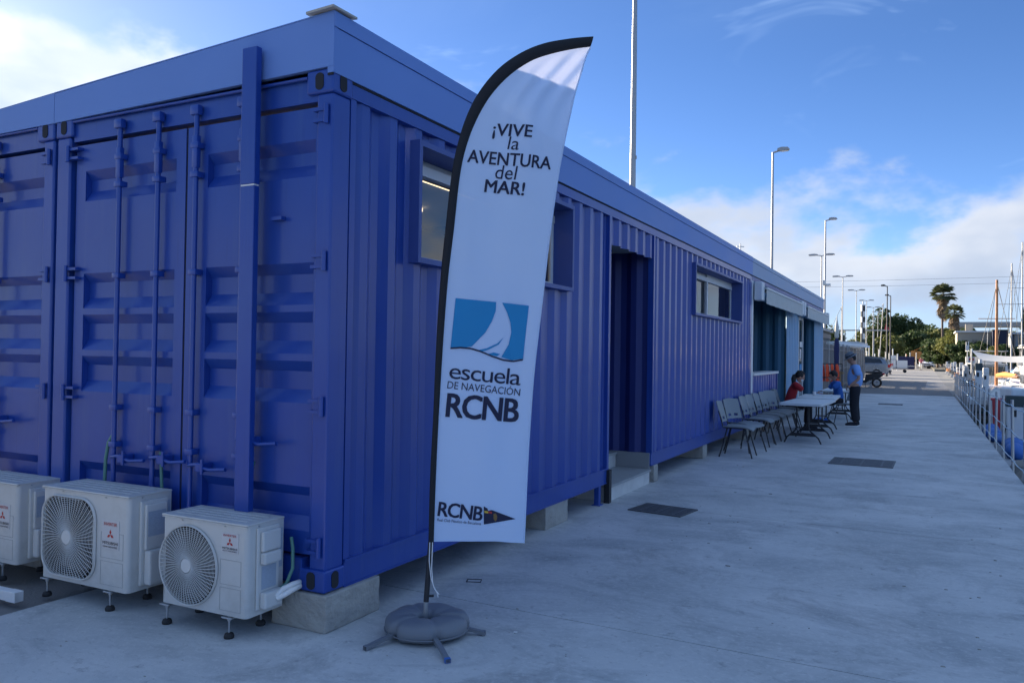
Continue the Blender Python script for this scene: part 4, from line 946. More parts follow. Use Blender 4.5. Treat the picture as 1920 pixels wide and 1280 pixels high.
# ------------------------------------------------------------------ people
def skin_parts(chains):
    """chains: list of lists of (pos, radius); returns mesh data grown with the Skin modifier"""
    V = {}; vs = []; rs = []; es = []
    def vid(p, r):
        k = tuple(round(c, 4) for c in p)
        if k not in V: V[k] = len(vs); vs.append(p); rs.append(r)
        return V[k]
    for ch in chains:
        ids = [vid(p, r) for p, r in ch]
        for a, b in zip(ids[:-1], ids[1:]):
            if (a, b) not in es and a != b: es.append((a, b))
    me = bpy.data.meshes.new('tmp'); me.from_pydata(vs, es, []); o = bpy.data.objects.new('tmp', me); C.objects.link(o)
    md = o.modifiers.new('s', 'SKIN'); md.use_smooth_shade = True
    sk = me.skin_vertices[0].data
    for i, r in enumerate(rs):
        rr = r if isinstance(r, tuple) else (r, r); sk[i].radius = rr; sk[i].use_root = (i == 0)
    sb = o.modifiers.new('u', 'SUBSURF'); sb.levels = 2
    dg = bpy.context.evaluated_depsgraph_get(); dg.update(); out = bpy.data.meshes.new_from_object(o.evaluated_get(dg)); bpy.data.objects.remove(o)
    return out
def fuse(meshes, extra, voxel, name, m, parent):
    bm = bmesh.new()
    for q in meshes: bm.from_mesh(q)
    if extra:
        t = bpy.data.meshes.new('t'); t.from_pydata(extra.v, [], extra.f); b2 = bmesh.new(); b2.from_mesh(t); bmesh.ops.remove_doubles(b2, verts=b2.verts, dist=1e-5); bmesh.ops.recalc_face_normals(b2, faces=b2.faces); b2.to_mesh(t); b2.free(); bm.from_mesh(t)
    me = bpy.data.meshes.new(name); bm.to_mesh(me); bm.free()
    o = bpy.data.objects.new(name, me); C.objects.link(o)
    rm = o.modifiers.new('r', 'REMESH'); rm.mode = 'VOXEL'; rm.voxel_size = voxel; rm.use_smooth_shade = True
    sm = o.modifiers.new('m', 'SMOOTH'); sm.factor = .5; sm.iterations = 3
    dg = bpy.context.evaluated_depsgraph_get(); dg.update(); out = bpy.data.meshes.new_from_object(o.evaluated_get(dg)); bpy.data.objects.remove(o)
    out.polygons.foreach_set('use_smooth', [True]*len(out.polygons))
    return link(name, out, m, parent)
V3 = Vector
def person(loc, heading, J, label, H, clothes, hair='short', hat=None, shoe='trousers', mask=False, vox=.011, bulk=1.0):
    """J: joint positions in local axes (x forward, y left, z up)"""
    r = empty('person', loc, heading, label, 'person')
    k = H/1.70; hd = J['head']; nk = J['neck']; fw = J.get('look', V3((1, 0, 0))).normalized(); up = J.get('headup', V3((0, 0, 1))).normalized(); lf = up.cross(fw).normalized(); fw = lf.cross(up)
    rot = Matrix((fw, lf, up)).transposed()
    hips = J['pelvis']; ch = J['chest']; mid = (hips+ch)/2
    b = [[(hips, (.135*k, .105*k)), (mid, (.125*k, .10*k)), (ch, (.145*k, .105*k)), (nk, .058*k), (hd, .065*k)]]
    for s in 'LR':
        sh, el, wr = J['sh'+s], J['el'+s], J['wr'+s]; b.append([(ch, (.145*k, .105*k)), (sh, .058*k), ((sh+el)/2, .047*k), (el, .038*k), ((el+wr)/2, .036*k), (wr, .026*k)])
        hp, kn, an, to = J['hp'+s], J['kn'+s], J['an'+s], J['to'+s]
        b.append([(hips, (.135*k, .105*k)), (hp, .090*k), ((hp+kn)/2, .078*k), (kn, .058*k), (kn*.65+an*.35, .056*k), (an, .038*k)]); b.append([(an, .038*k), ((an*.55+to*.45)-V3((0, 0, .02)), .036*k), (to, .030*k)])
    body = skin_parts(b)
    hm = []
    for s in 'LR':
        wr, el = J['wr'+s], J['el'+s]; d = (wr-el).normalized(); d = J.get('hd'+s, d).normalized(); side = d.cross(V3((0, 0, 1)));  side = side.normalized() if side.length > .1 else V3((0, 1, 0)); nn = side.cross(d).normalized()
        palm = wr+d*.055*k; ch_ = [[(wr, .024*k), (palm, (.036*k, .018*k))]]
        hm.append(skin_parts(ch_))
        for q, (o_, L_) in enumerate(((-.027, .062), (-.009, .075), (.009, .072), (.026, .058))):
            p0 = palm+side*o_*k+d*.01*k; c = -nn*.3
            hm.append(skin_parts([[(p0, .010*k), (p0+d*L_*.5*k, .0095*k), (p0+(d+c).normalized()*L_*k-nn*.008*k, .008*k)]]))
        t0_ = wr+d*.03*k+side*.024*k; hm.append(skin_parts([[(t0_, .011*k), (t0_+(d*.6+side*.8)*.035*k, .010*k), (t0_+(d*.9+side*.65)*.062*k, .009*k)]]))
    e = MB(); c = hd
    e.ellipsoid(c+up*.02*k, (.098*k, .078*k, .108*k), 16, 12, rot); e.ellipsoid(c-up*.055*k+fw*.022*k, (.068*k, .056*k, .062*k), 12, 8, rot)
    e.ellipsoid(c+fw*.100*k-up*.012*k, (.016*k, .012*k, .024*k), 8, 6, rot); e.ellipsoid(c+fw*.086*k-up*.055*k, (.012*k, .026*k, .010*k), 8, 6, rot); e.ellipsoid(c+fw*.084*k+up*.030*k, (.012*k, .05*k, .012*k), 8, 6, rot)
    for s in (-1, 1): e.ellipsoid(c+lf*s*.080*k, (.018*k, .012*k, .030*k), 8, 6, rot)
    bd = fuse([body]+hm, e, vox, 'body', 'skin', r)
    ey = MB()
    for s in (-1, 1): ey.ellipsoid(c+fw*.088*k+lf*s*.033*k+up*.012*k, (.008*k, .013*k, .008*k), 8, 6, rot)
    ey.build('eyes', 'hair', bd)
    # hair
    h = MB()
    if hair in ('short', 'tail'):
        h.ellipsoid(c+up*.042*k-fw*.014*k, (.106*k, .090*k, .100*k), 16, 12, rot)
        for i in range(26):
            a = random.uniform(0, 6.28); q = random.uniform(.1, 1.2); p = c+up*.045*k-fw*.014*k+rot @ V3((.1*math.sin(q)*math.cos(a), .086*math.sin(q)*math.sin(a), .095*math.cos(q)))*k
            h.ellipsoid(p, (.024*k, .024*k, .018*k), 6, 4)
    else: h.ellipsoid(c+up*.012*k-fw*.022*k, (.092*k, .084*k, .085*k), 14, 10, rot)
    if hair == 'tail':
        p0 = c-fw*.095*k+up*.02*k; zz_ = V3((0, 0, 1)); h.tube([p0, p0-fw*.04*k-zz_*.03*k, p0-fw*.055*k-zz_*.10*k, p0-fw*.05*k-zz_*.19*k, p0-fw*.06*k-zz_*.27*k, p0-fw*.08*k-zz_*.32*k], [.03*k, .044*k, .052*k, .048*k, .034*k, .008*k], 12); h.ellipsoid(p0, (.035*k, .035*k, .035*k), 8, 6)
    # keep the face free: hair starts behind the brow
    hv = []
    for v in h.v:
        q = rot.transposed() @ (V3(v)-c)
        if q.x > .055*k and q.z < .075*k: v = tuple(V3(v)-fw*(q.x-.055*k))
        hv.append(v)
    h.v = hv; h.build('hair', 'hair', r)
    def garment(name, chains, m, v=.014): fuse([skin_parts([c_]) for c_ in chains], None, v, name, m, r)
    g = .022*k
    for kind, m in clothes:
        if kind == 'shirt':
            dn = (hips-mid)*.35; B_ = bulk
            cs = [[(hips+dn, (.150*k*B_, .126*k*B_)), (mid, (.152*k*B_, .124*k*B_)), (ch, (.158*k*B_, .120*k*B_)), (ch+(nk-ch)*.75, .072*k)]]
            for s in 'LR': sh, el = J['sh'+s], J['el'+s]; cs.append([((ch+sh)/2+V3((0, 0, .03)), .085*k*B_), (sh, .080*k*B_), (sh+(el-sh)*.45, .072*k*B_), (sh+(el-sh)*.82, .070*k*B_)])
            yk = ch*.35+nk*.65; cs.append([(J['shL'], .080*k*B_), (yk-V3((0, 0, .045*k)), (.105*k*B_, .095*k)), (J['shR'], .080*k*B_)])
            garment('shirt', cs, m)
        if kind in ('trousers', 'shorts'):
            cs = []
            for s in 'LR':
                hp, kn, an = J['hp'+s], J['kn'+s], J['an'+s]
                c2 = [(hips, (.148*k, .118*k)), (hp, .108*k*bulk), ((hp+kn)/2, .100*k*bulk)]
                c2 += [(kn, .086*k*bulk), ((kn+an)/2, .080*k*bulk), (an+(kn-an)*.06, .070*k*bulk)] if kind == 'trousers' else [(hp*.2+kn*.8, .088*k)]
                cs.append(c2)
            garment(kind, cs, m)
    for s in 'LR':
        an, to = J['an'+s], J['to'+s]; d = (to-an); d.z = 0; d.normalize(); zb = min(an.z, to.z)-.035*k
        sh_ = MB(); ctr = an*.45+to*.55; rt = Matrix((d, V3((0, 0, 1)).cross(d), V3((0, 0, 1)))).transposed()
        sh_.ellipsoid((ctr.x, ctr.y, zb+.045*k), (.145*k, .050*k, .046*k), 14, 8, rt); sh_.ellipsoid((an.x, an.y, zb+.07*k), (.055*k, .048*k, .06*k), 10, 8, rt)
        so = sh_.build('shoe', shoe, r)
        t = MB(); t.lathe([(0, 0), (1, 0), (1.02, .5), (1, 1), (0, 1)], 18); t.v = [tuple(V3((ctr.x, ctr.y, zb-.004))+rt @ V3((v[0]*.148*k, v[1]*.052*k, v[2]*.024*k))) for v in t.v]; t.build('sole', 'sole_white', so)
    if hat:
        ht = MB(); ht.lathe([(0, .118), (.05, .116), (.085, .105), (.098, .07), (.104, .03), (.106, .015), (.165, -.008), (.168, -.014), (.10, .0)], 24)
        ht.v = [tuple(c+up*.058*k+rot @ V3(v)*k) for v in ht.v]; ho = ht.build('hat', hat, r)
        hb_ = MB().lathe([(.1035, .035), (.1065, .034), (.1085, .017), (.106, .016)], 24); hb_.v = [tuple(c+up*.058*k+rot @ V3(v)*k) for v in hb_.v]; hb_.build('hat_band', 'trousers', ho)
    if mask:
        mk = MB().ellipsoid(c-up*.05*k+fw*.045*k, (.058*k, .054*k, .042*k), 14, 10, rot); mk.build('face_mask', 'mask', r)
    return r
# standing man in the hat, side on, hands at his pockets
J = dict(pelvis=V3((0, 0, .90)), chest=V3((.0, 0, 1.22)), neck=V3((.03, 0, 1.40)), head=V3((.075, 0, 1.515)), look=V3((1, .1, -.55)), headup=V3((.5, 0, .87)),
    shL=V3((-.01, .175, 1.34)), elL=V3((-.06, .225, 1.08)), wrL=V3((.13, .20, .91)), shR=V3((-.01, -.175, 1.34)), elR=V3((-.05, -.235, 1.08)), wrR=V3((.13, -.19, .91)),
    hdL=V3((.35, -.1, -.9)), hdR=V3((.35, .1, -.9)),
    hpL=V3((0, .085, .84)), knL=V3((.035, .095, .47)), anL=V3((-.01, .10, .075)), toL=V3((.15, .12, .035)), hpR=V3((0, -.085, .84)), knR=V3((-.01, -.09, .47)), anR=V3((-.06, -.095, .075)), toR=V3((.10, -.11, .035)))
person((1.55, 16.15, 0), rad(190), J, 'man in sun hat, light blue T-shirt and dark trousers standing by the tables', 1.68, (('trousers', 'trousers'), ('shirt', 'shirt_blue')), 'under', 'hat_grey', bulk=1.16)
# seated woman, forearms on the table
J = dict(pelvis=V3((0, 0, .53)), chest=V3((.10, 0, .86)), neck=V3((.16, 0, 1.01)), head=V3((.225, 0, 1.11)), look=V3((1, 0, -.35)), headup=V3((.33, 0, 1)),
    shL=V3((.13, .165, .955)), elL=V3((.30, .22, .79)), wrL=V3((.54, .12, .785)), shR=V3((.13, -.165, .955)), elR=V3((.30, -.23, .80)), wrR=V3((.56, -.14, .79)), hdL=V3((1, -.3, -.05)), hdR=V3((1, .3, -.05)),
    hpL=V3((.02, .085, .52)), knL=V3((.42, .11, .50)), anL=V3((.38, .11, .075)), toL=V3((.53, .12, .035)), hpR=V3((.02, -.085, .52)), knR=V3((.42, -.11, .50)), anR=V3((.36, -.11, .075)), toR=V3((.51, -.12, .035)))
person((.34, 14.62, 0), rad(14), J, 'seated woman in red T-shirt with dark ponytail leaning on the table', 1.60, (('trousers', 'trousers'), ('shirt', 'shirt_red')), 'tail', mask=True)
J = dict(pelvis=V3((0, 0, .53)), chest=V3((.05, 0, .85)), neck=V3((.09, 0, 1.00)), head=V3((.14, 0, 1.10)), look=V3((1, 0, -.35)), headup=V3((.3, 0, 1)),
    shL=V3((.07, .15, .94)), elL=V3((.26, .19, .79)), wrL=V3((.24, .06, .98)), shR=V3((.07, -.15, .94)), elR=V3((.20, -.20, .76)), wrR=V3((.38, -.10, .74)), hdL=V3((.1, -.5, .8)),
    hpL=V3((.02, .08, .52)), knL=V3((.40, .10, .49)), anL=V3((.34, .10, .075)), toL=V3((.48, .11, .035)), hpR=V3((.02, -.08, .52)), knR=V3((.40, -.12, .49)), anR=V3((.42, -.13, .075)), toR=V3((.56, -.15, .035)))
person((1.16, 16.92, 0), rad(205), J, 'seated boy in blue T-shirt and shorts holding a hand to his mouth', 1.55, (('shorts', 'trousers'), ('shirt', 'shirt_deep')), 'short', shoe='shirt_deep')
for nm, (x, y, a), lb in (('chair', (.22, 14.62, 14), 'grey chair under the seated woman in red'), ('chair', (1.28, 16.97, 205), 'grey chair under the seated boy in blue')): copy_tree(ch0, (x-.12*math.cos(rad(a)), y-.12*math.sin(rad(a)), 0), rad(a), lb)
# walker far down the road
J = dict(pelvis=V3((0, 0, .92)), chest=V3((.02, 0, 1.22)), neck=V3((.03, 0, 1.42)), head=V3((.05, 0, 1.54)), shL=V3((0, .17, 1.36)), elL=V3((-.08, .22, 1.1)), wrL=V3((.0, .23, .88)), shR=V3((0, -.17, 1.36)), elR=V3((.02, -.22, 1.1)), wrR=V3((.16, -.2, .92)),
    hpL=V3((0, .085, .86)), knL=V3((.14, .09, .48)), anL=V3((.16, .09, .075)), toL=V3((.30, .10, .035)), hpR=V3((0, -.085, .86)), knR=V3((-.02, -.09, .47)), anR=V3((-.2, -.09, .10)), toR=V3((-.06, -.10, .035)))
person((2.62, 112, 0), rad(262), J, 'small distant walker in pink top and light trousers in front of the van', 1.68, (('trousers', 'canvas_white'), ('shirt', 'cloth_pink')), 'short', vox=.02)

# ------------------------------------------------------------------ iron gratings in the deck
def grating(x0, x1, y0, y1, rz, label, kind=0):
    cx, cy = (x0+x1)/2, (y0+y1)/2; a, b = (x1-x0)/2, (y1-y0)/2
    r = empty('drain_cover', (cx, cy, .0), rad(rz), label, 'drain cover', 'iron covers let into the concrete')
    MB().box(-a, a, -b, b, .0005, .004).build('recess', 'dark_gap', r)
    f = MB()
    for q in ((-a-.02, a+.02, -b-.02, -b), (-a-.02, a+.02, b, b+.02), (-a-.02, -a, -b, b), (a, a+.02, -b, b)): f.box(*q, .001, .011)
    f.build('frame', 'iron', r)
    n = max(3, int(2*b/.05)) if kind == 0 else 5
    bars = MB()
    for i in range(n):
        y = -b+2*b*(i+.5)/n; bars.box(-a, a, y-b/n*.72, y+b/n*.72, .0045, .0095)
    for i in range(3): bars.box(-a+2*a*(i+.5)/3-.012, -a+2*a*(i+.5)/3+.012, -b, b, .0046, .0097)
    o = bars.build('grille_bars', 'iron', r); o['kind'] = 'stuff'
grating(.36, .88, 4.16, 4.56, -8, 'dark iron drain cover in the concrete nearest the banner')
grating(1.72, 2.54, 9.05, 9.85, -1, 'wide dark iron cover in the middle of the concrete deck'); grating(1.6, 2.3, 25.7, 26.4, 0, 'small distant iron cover in the deck behind the standing man')
# bits of litter on the concrete
sq = MB()
for q in ((-.05, .05, -.035, -.030), (-.05, .05, .030, .035), (-.05, -.045, -.03, .03), (.045, .05, -.03, .03)): sq.box(*q, .0005, .004)
o = sq.build('strap_loop', 'dark_metal', None, (.22, 1.28, 0)); o.rotation_euler = (0, 0, .4); tag(o, 'small dark square strap loop lying on the concrete beside the banner', 'litter')
random.seed(11)
ch_ = MB()
for i in range(130):
    y = random.uniform(-1.6, 9); x = random.uniform(-1.5, 3.6); s = random.uniform(.003, .009)*(1 if random.random() < .9 else 1.8); a = random.uniform(0, 6.28)
    if x < .45 and y > -.4: continue
    pts = [(x+s*(1+.5*random.random())*math.cos(a+t), y+s*(.5+.5*random.random())*math.sin(a+t)) for t in (0, 1.2, 2.5, 3.8, 5)]
    ch_.prism(pts, lambda u, v, d: (u, v, d), .0004, .0004+s*.5)
o = ch_.build('grit', 'block_concrete'); tag(o, 'pale specks of grit scattered on the concrete', 'grit', kind='stuff')

# ------------------------------------------------------------------ railing along the quay edge
random.seed(5)
rl = empty('quay_railing', (4.09, 5.6, 0), 0, 'low railing of steel posts with three sagging ropes along the quay edge', 'railing')
py = [0]
while py[-1] < 28.2: py.append(py[-1]+1.52+random.uniform(-.06, .06))
p0 = MB().tube([(0, 0, -.45), (0, 0, .965)], .021, 10).tube([(0, 0, .965), (0, 0, .972)], .023, 10).box(-.045, .03, -.05, .05, -.40, -.20, .004).build('post', 'galvanised', rl)
for i, y in enumerate(py):
    o = p0 if i == 0 else p0.copy()
    if i: C.objects.link(o)
    o.location = (0, y, 0); o.rotation_euler = (random.uniform(-.012, .012), random.uniform(-.012, .012), 0)
for z in (.90, .53, .14):
    pts = []
    for i in range(len(py)-1):
        for k in range(6):
            t = k/6; pts.append((-.025+random.uniform(-.002, .002), py[i]+(py[i+1]-py[i])*t, z-.022*4*t*(1-t)+random.uniform(-.003, .003)))
    MB().tube(pts, .008, 6).build('rope', 'rope', rl)

# ------------------------------------------------------------------ lamps, poles
def street_lamp(x, y, h, kind, label, group, m='steel_pole', arm=.6):
    r = empty('street_lamp', (x, y, 0), 0, label, 'street lamp', group)
    MB().tube([(0, 0, 0), (0, 0, .9), (0, 0, 1.0), (0, 0, h)], [.085, .085, .065, .040], 12).box(-.16, .16, -.16, .16, 0, .02).build('pole', m, r)
    sides = (1,) if kind == 1 else ((-1,) if kind == -1 else (-1, 1))
    for s in sides:
        a = MB().tube([(0, 0, h-.02), (s*.16, 0, h+.02), (s*arm*.45, 0, h+.05)], .035, 8).build('arm', m, r)
        hd = MB(); pr = [(0, -.02), (.02, .05), (.25, .085), (.60, .065), (.68, .02), (.66, -.02), (.3, -.05)]
        hd.prism(pr, lambda u, v, d, s=s: (s*(arm*.28+u*arm*1.05), d, h+.06+v*1.1), -.12, .12); hd.build('lamp_head', m, r)
        MB().box(*sorted((s*(arm*.55), s*(arm*.92))), -.09, .09, h+.004, h+.02).build('lamp_glass', 'light_clear', a)
    return r
la = street_lamp(-2.40, 29, 9.55, 1, 'tall single-arm street lamp rising nearest behind the pale container', 'single-arm lamps', arm=.62)
lb = street_lamp(-2.10, 45, 9.30, 1, 'single-arm street lamp with a small box half way up its pole', 'single-arm lamps', arm=.62)
MB().box(-.13, .05, -.1, .1, 5.62, 5.90, .02).box(.05, .30, -.07, .07, 5.55, 5.70, .02).build('camera_box', 'post_white', lb)
for i, (y, w_) in enumerate(((61.4, 'nearest'), (79.4, 'second'), (96.9, 'third'), (115.4, 'fourth'), (131.7, 'fifth'), (145.8, 'farthest'))):
    street_lamp(-4.06, y, 9.25, 2, '%s of the double-arm street lamps in the row down the quay' % w_ if i in (0, 5) else '%s double-arm street lamp of the row, counted from the containers' % w_, 'double-arm lamps down the quay', arm=.95)
street_lamp(.18, 70, 7.5, -1, 'dark short-arm lamp post in front of the trees, taller of the pair', 'dark lamp posts', 'dark_metal', .5)
street_lamp(.10, 80, 7.4, -1, 'dark short-arm lamp post in front of the trees, right of the pair', 'dark lamp posts', 'dark_metal', .5)
fp = empty('flagpole', (-6.1, 23, 0), 0, 'very tall tapered metal flagpole behind the blue container', 'flagpole')
MB().tube([(0, 0, 0), (0, 0, 6), (0, 0, 12), (0, 0, 18)], [.12, .11, .09, .06], 14).build('pole', 'steel_pole', fp); MB().ellipsoid((0, 0, 18.06), (.09, .09, .09)).build('finial', 'steel_pole', fp)
MB().box(.085, .13, -.03, .03, 8.3, 8.42).build('cleat', 'steel_pole', fp)
ck = empty('checkered_tower', (-1.98, 75, 0), 0, 'slim day-mark tower with black and white checks', 'tower')
MB().lathe([(.19, 0), (.19, 3.2)], 16).build('shaft', 'shed_dark', ck)
for k in range(6):
    for s in range(4):
        b = MB(); a0 = s*90; vs = []
        for q in range(7):
            a = rad(a0+15*q)
            for z in (3.2+.5*k, 3.7+.5*k-.003): vs.append((.19*math.cos(a), .19*math.sin(a), z))
        b.add(vs, [(2*i, 2*i+2, 2*i+3, 2*i+1) for i in range(6)]).build('check', 'post_white' if (k+s) % 2 else 'dark_metal', ck)
MB().lathe([(.23, 6.2), (.23, 6.28), (.05, 6.30), (.05, 6.55), (0, 6.6)], 14).build('cap', 'post_white', ck)
for k, (x, y, h, lean) in enumerate(((-5.9, 100, 7.6, .0), (-4.0, 108, 6.6, .2), (-2.6, 118, 9.0, .5))):
    r = empty('boat_mast', (x, y, 0), 0, ('thin bare mast with slanting stay left of the lamps', 'thin bare mast between the double-arm lamps', 'thin leaning mast above the trees')[k], 'mast')
    MB().tube([(0, 0, 0), (lean, 0, h)], .06, 6).build('spar', 'steel_pole', r); MB().tube([(lean, 0, h), (-3.2, 0, .5)], .02, 4).build('stay', 'dark_metal', r)
for k, (z0, z1) in enumerate(((15.4, 16.1), (14.5, 15.0))):
    pts = []
    for i in range(25):
        t = i/24; pts.append((-60+120*t, 150+8*t, z0+(z1-z0)*(t+.2)-2.2*4*t*(1-t)*0+.8*(2*t-1)**2-.5))
    o = MB().tube(pts, .022, 4).build('overhead_cable', 'steel_pole'); tag(o, ('upper', 'lower')[k]+' thin overhead cable crossing the sky above the palms', 'cable')

# ------------------------------------------------------------------ yard beside the road: shed, fence, rack, crate, jackets
sh = empty('storage_shed', (-4.2, 34.6, 0), 0, 'low dark slatted storage shed past the end of the pale container, its hidden near part added for shade', 'shed')
MB().box(-2.6, 2.6, -8.4, 8.4, 0, 2.85).build('wall', 'shed_dark', sh); MB().box(-2.75, 2.75, -8.55, 8.55, 2.85, 2.97).build('roof', 'viaduct', sh)  # near length is out of view, drawn out to shade the deck
for k in range(7):
    o = MB().box(2.601, 2.64, 2.0, 8.4, .35+.36*k, .58+.36*k).build('slat', 'weathered_wood', sh)
bb = MB().box(-1.1, 1.1, -1.6, 1.6, 2.98, 3.5, .03).build('roof_locker', 'shed_blue', sh)
cd = empty('shade_dinghy', (-1.9, 51.5, 0), 0, 'grey covered dinghies on trolleys, added behind the bar fence to shade the road', 'dinghy')  # made-up boats, placed to cast shade across the road
hb = MB(); sec = []
for i in range(13):
    t = i/12; y = -5.2+10.4*t; wv_ = 1.0*(1-(abs(2*t-1))**3*.6); sec.append([(wv_*math.cos(rad(180*k/8)), y, .55+(1.15+.15*math.sin(t*9))*math.sin(rad(180*k/8))) for k in range(9)])
hb.add([v for s_ in sec for v in s_], [(i*9+k, i*9+k+1, (i+1)*9+k+1, (i+1)*9+k) for i in range(12) for k in range(8)], True); hb.build('cover', 'hat_grey', cd)
hb = MB().box(-.9, .9, -4.9, 4.9, .38, .55); hb.build('hull', 'hull_white', cd)
for y in (-4, 0, 4): MB().tube([(-.85, y, .22), (.85, y, .22)], .2, 12).build('trolley_wheel', 'tyre', cd)
bf = empty('bar_fence', (-.28, 26.6, 0), rad(.9), 'grey fence of close upright bars along the yard past the containers', 'fence')
for k in range(12):
    y = 2.6*k; pn = MB()
    for j in range(17): pn.box(-.018, .018, y+.10+j*.15, y+.165+j*.15, .10, 2.02+.03*random.random())
    for z in (.3, 1.05, 1.85): pn.box(.0185, .04, y+.04, y+2.58, z-.03, z+.03)
    o = pn.build('bar_panel', 'weathered_wood', bf); o['kind'] = 'stuff'
    MB().box(-.05, .05, y-.035, y+.035, 0, 2.15).build('post', 'galvanised', bf)
for k in range(5):
    o = empty('white_dinghy', (-.95+.02*k, 41.0+1.55*k, 2.12), rad(6), '%s upturned white dinghy on the rack above the bar fence' % ('nearest', 'second', 'middle', 'fourth', 'farthest')[k], 'dinghy', 'upturned dinghies')
    vs = []
    for i in range(9):
        t = i/8; ww = .42*(1-(2*t-1)**2*.7)
        for q in range(7): a = rad(180*q/6); vs.append((-.9+1.9*t, ww*math.cos(a), .22*math.sin(a)*(1-.5*t*t)))
    MB().add(vs, [(i*7+q, i*7+q+1, (i+1)*7+q+1, (i+1)*7+q) for i in range(8) for q in range(6)], True).build('hull', 'hull_white', o); MB().box(-.8, .9, -.03, .03, .15, .245).build('keel', 'post_white', o)
rk = empty('dinghy_rack', (-.95, 44.1, 0), 0, 'grey steel rack holding the upturned white dinghies', 'rack')
for y in (-3.6, -1.2, 1.2, 3.6):
    for x in (-.5, .5): MB().box(x-.03, x+.03, y-.03, y+.03, 0, 2.05).build('upright', 'galvanised', rk)
for z in (1.0, 2.05):
    for x in (-.5, .5): MB().box(x-.03, x+.03, -3.7, 3.7, z+.001, z+.06).build('beam', 'galvanised', rk)
para = empty('rolled_flag', (.24, 26.3, 0), 0, 'rolled navy and white flag on a pole at the end of the pale container', 'flag')
MB().tube([(0, 0, 0), (0, 0, 2.95)], .018, 8).lathe([(0, 0), (.2, 0), (.2, .04), (.03, .06)], 16).build('pole', 'galvanised', para)
MB().lathe([(.02, .95), (.085, 1.0), (.075, 1.4), (.09, 1.8), (.07, 2.15), (.03, 2.2)], 12).build('navy_cloth', 'canvas_navy', para); MB().lathe([(.03, 2.2), (.075, 2.24), (.065, 2.6), (.02, 2.85)], 12).build('white_cloth', 'canvas_white', para)
jr = empty('jacket_rail', (.13, 25.6, 0), 0, 'black clothes rail holding orange life jackets past the pale container', 'rail')
MB().tube([(-.35, 0, 1.32), (.35, 0, 1.32)], .014, 8).build('bar', 'dark_metal', jr)
for x in (-.35, .35): MB().tube([(x, 0, 0), (x, 0, 1.33)], .014, 8).tube([(x, -.25, .01), (x, .25, .01)], .014, 8).build('upright', 'dark_metal', jr)
for k in range(4):
    o = empty('life_jacket', (-.13+.155*k, 25.6, .72), rad(80+8*k), '%s orange life jacket on the black rail' % ('leftmost', 'second', 'third', 'rightmost')[k], 'life jacket', 'orange life jackets')
    for s in (-1, 1):
        b = MB().box(s*.02+(0 if s > 0 else -.13), s*.02+(.13 if s > 0 else 0), -.045, .045, 0, .34, .02); b.v = [(v[0]*(1-.35*max(0, v[2]-.2)), v[1], v[2]) for v in b.v]; b.build('front_panel', 'jacket_orange', o)
    MB().tube([(-.10, 0, .33), (-.07, .01, .50), (0, .02, .555), (.07, .01, .50), (.10, 0, .33)], .045, 8).build('collar', 'jacket_orange', o); MB().box(-.155, .155, -.052, .052, .12, .155).build('belt', 'dark_metal', o)
pa = empty('wooden_pallet', (.30, 30, 0), rad(12), 'upright wooden pallet leaning beside the bar fence', 'pallet')
for k in range(6): MB().box(-.3, -.28, -.42+.15*k, -.32+.15*k, 0, 1.0).build('plank', 'wood', pa)
for z in (.05, .48, .9): MB().box(-.279, -.19, -.45, .48, z, z+.09).build('bearer', 'wood', pa)

# ------------------------------------------------------------------ vehicles
def wheel(parent, x, y, r_, wdt, axis='x'):
    f = (lambda a, b, c: (c, a, b)) if axis == 'x' else (lambda a, b, c: (a, c, b))
    prof = [(r_*.62, -.5), (r_*.95, -.5), (r_, -.35), (r_, .35), (r_*.95, .5), (r_*.62, .5)]
    t = MB(); n = 22; vs = []; fs = []
    for rr, c in prof:
        for k in range(n): a = 2*math.pi*k/n; q = f(rr*math.cos(a), rr*math.sin(a), c*wdt); vs.append((x+q[0], y+q[1], r_+q[2]))
    for i in range(len(prof)): fs += [(i*n+k, i*n+(k+1) % n, ((i+1) % len(prof))*n+(k+1) % n, ((i+1) % len(prof))*n+k) for k in range(n)]
    w_ = t.add(vs, fs, True).build('wheel', 'tyre', parent)
    h = MB()
    for k in range(5):
        a = 2*math.pi*k/5; pts = [(.06*r_, -.10*r_), (.63*r_, -.13*r_), (.63*r_, .13*r_), (.06*r_, .10*r_)]
        for sd in (-.46, .40): h.prism(pts, lambda u, v, d, a=a: tuple(Vector((x, y, r_))+Vector(f(u*math.cos(a)-v*math.sin(a), u*math.sin(a)+v*math.cos(a), d*wdt))), sd, sd+.06)
    h.build('rim', 'alloy', w_)
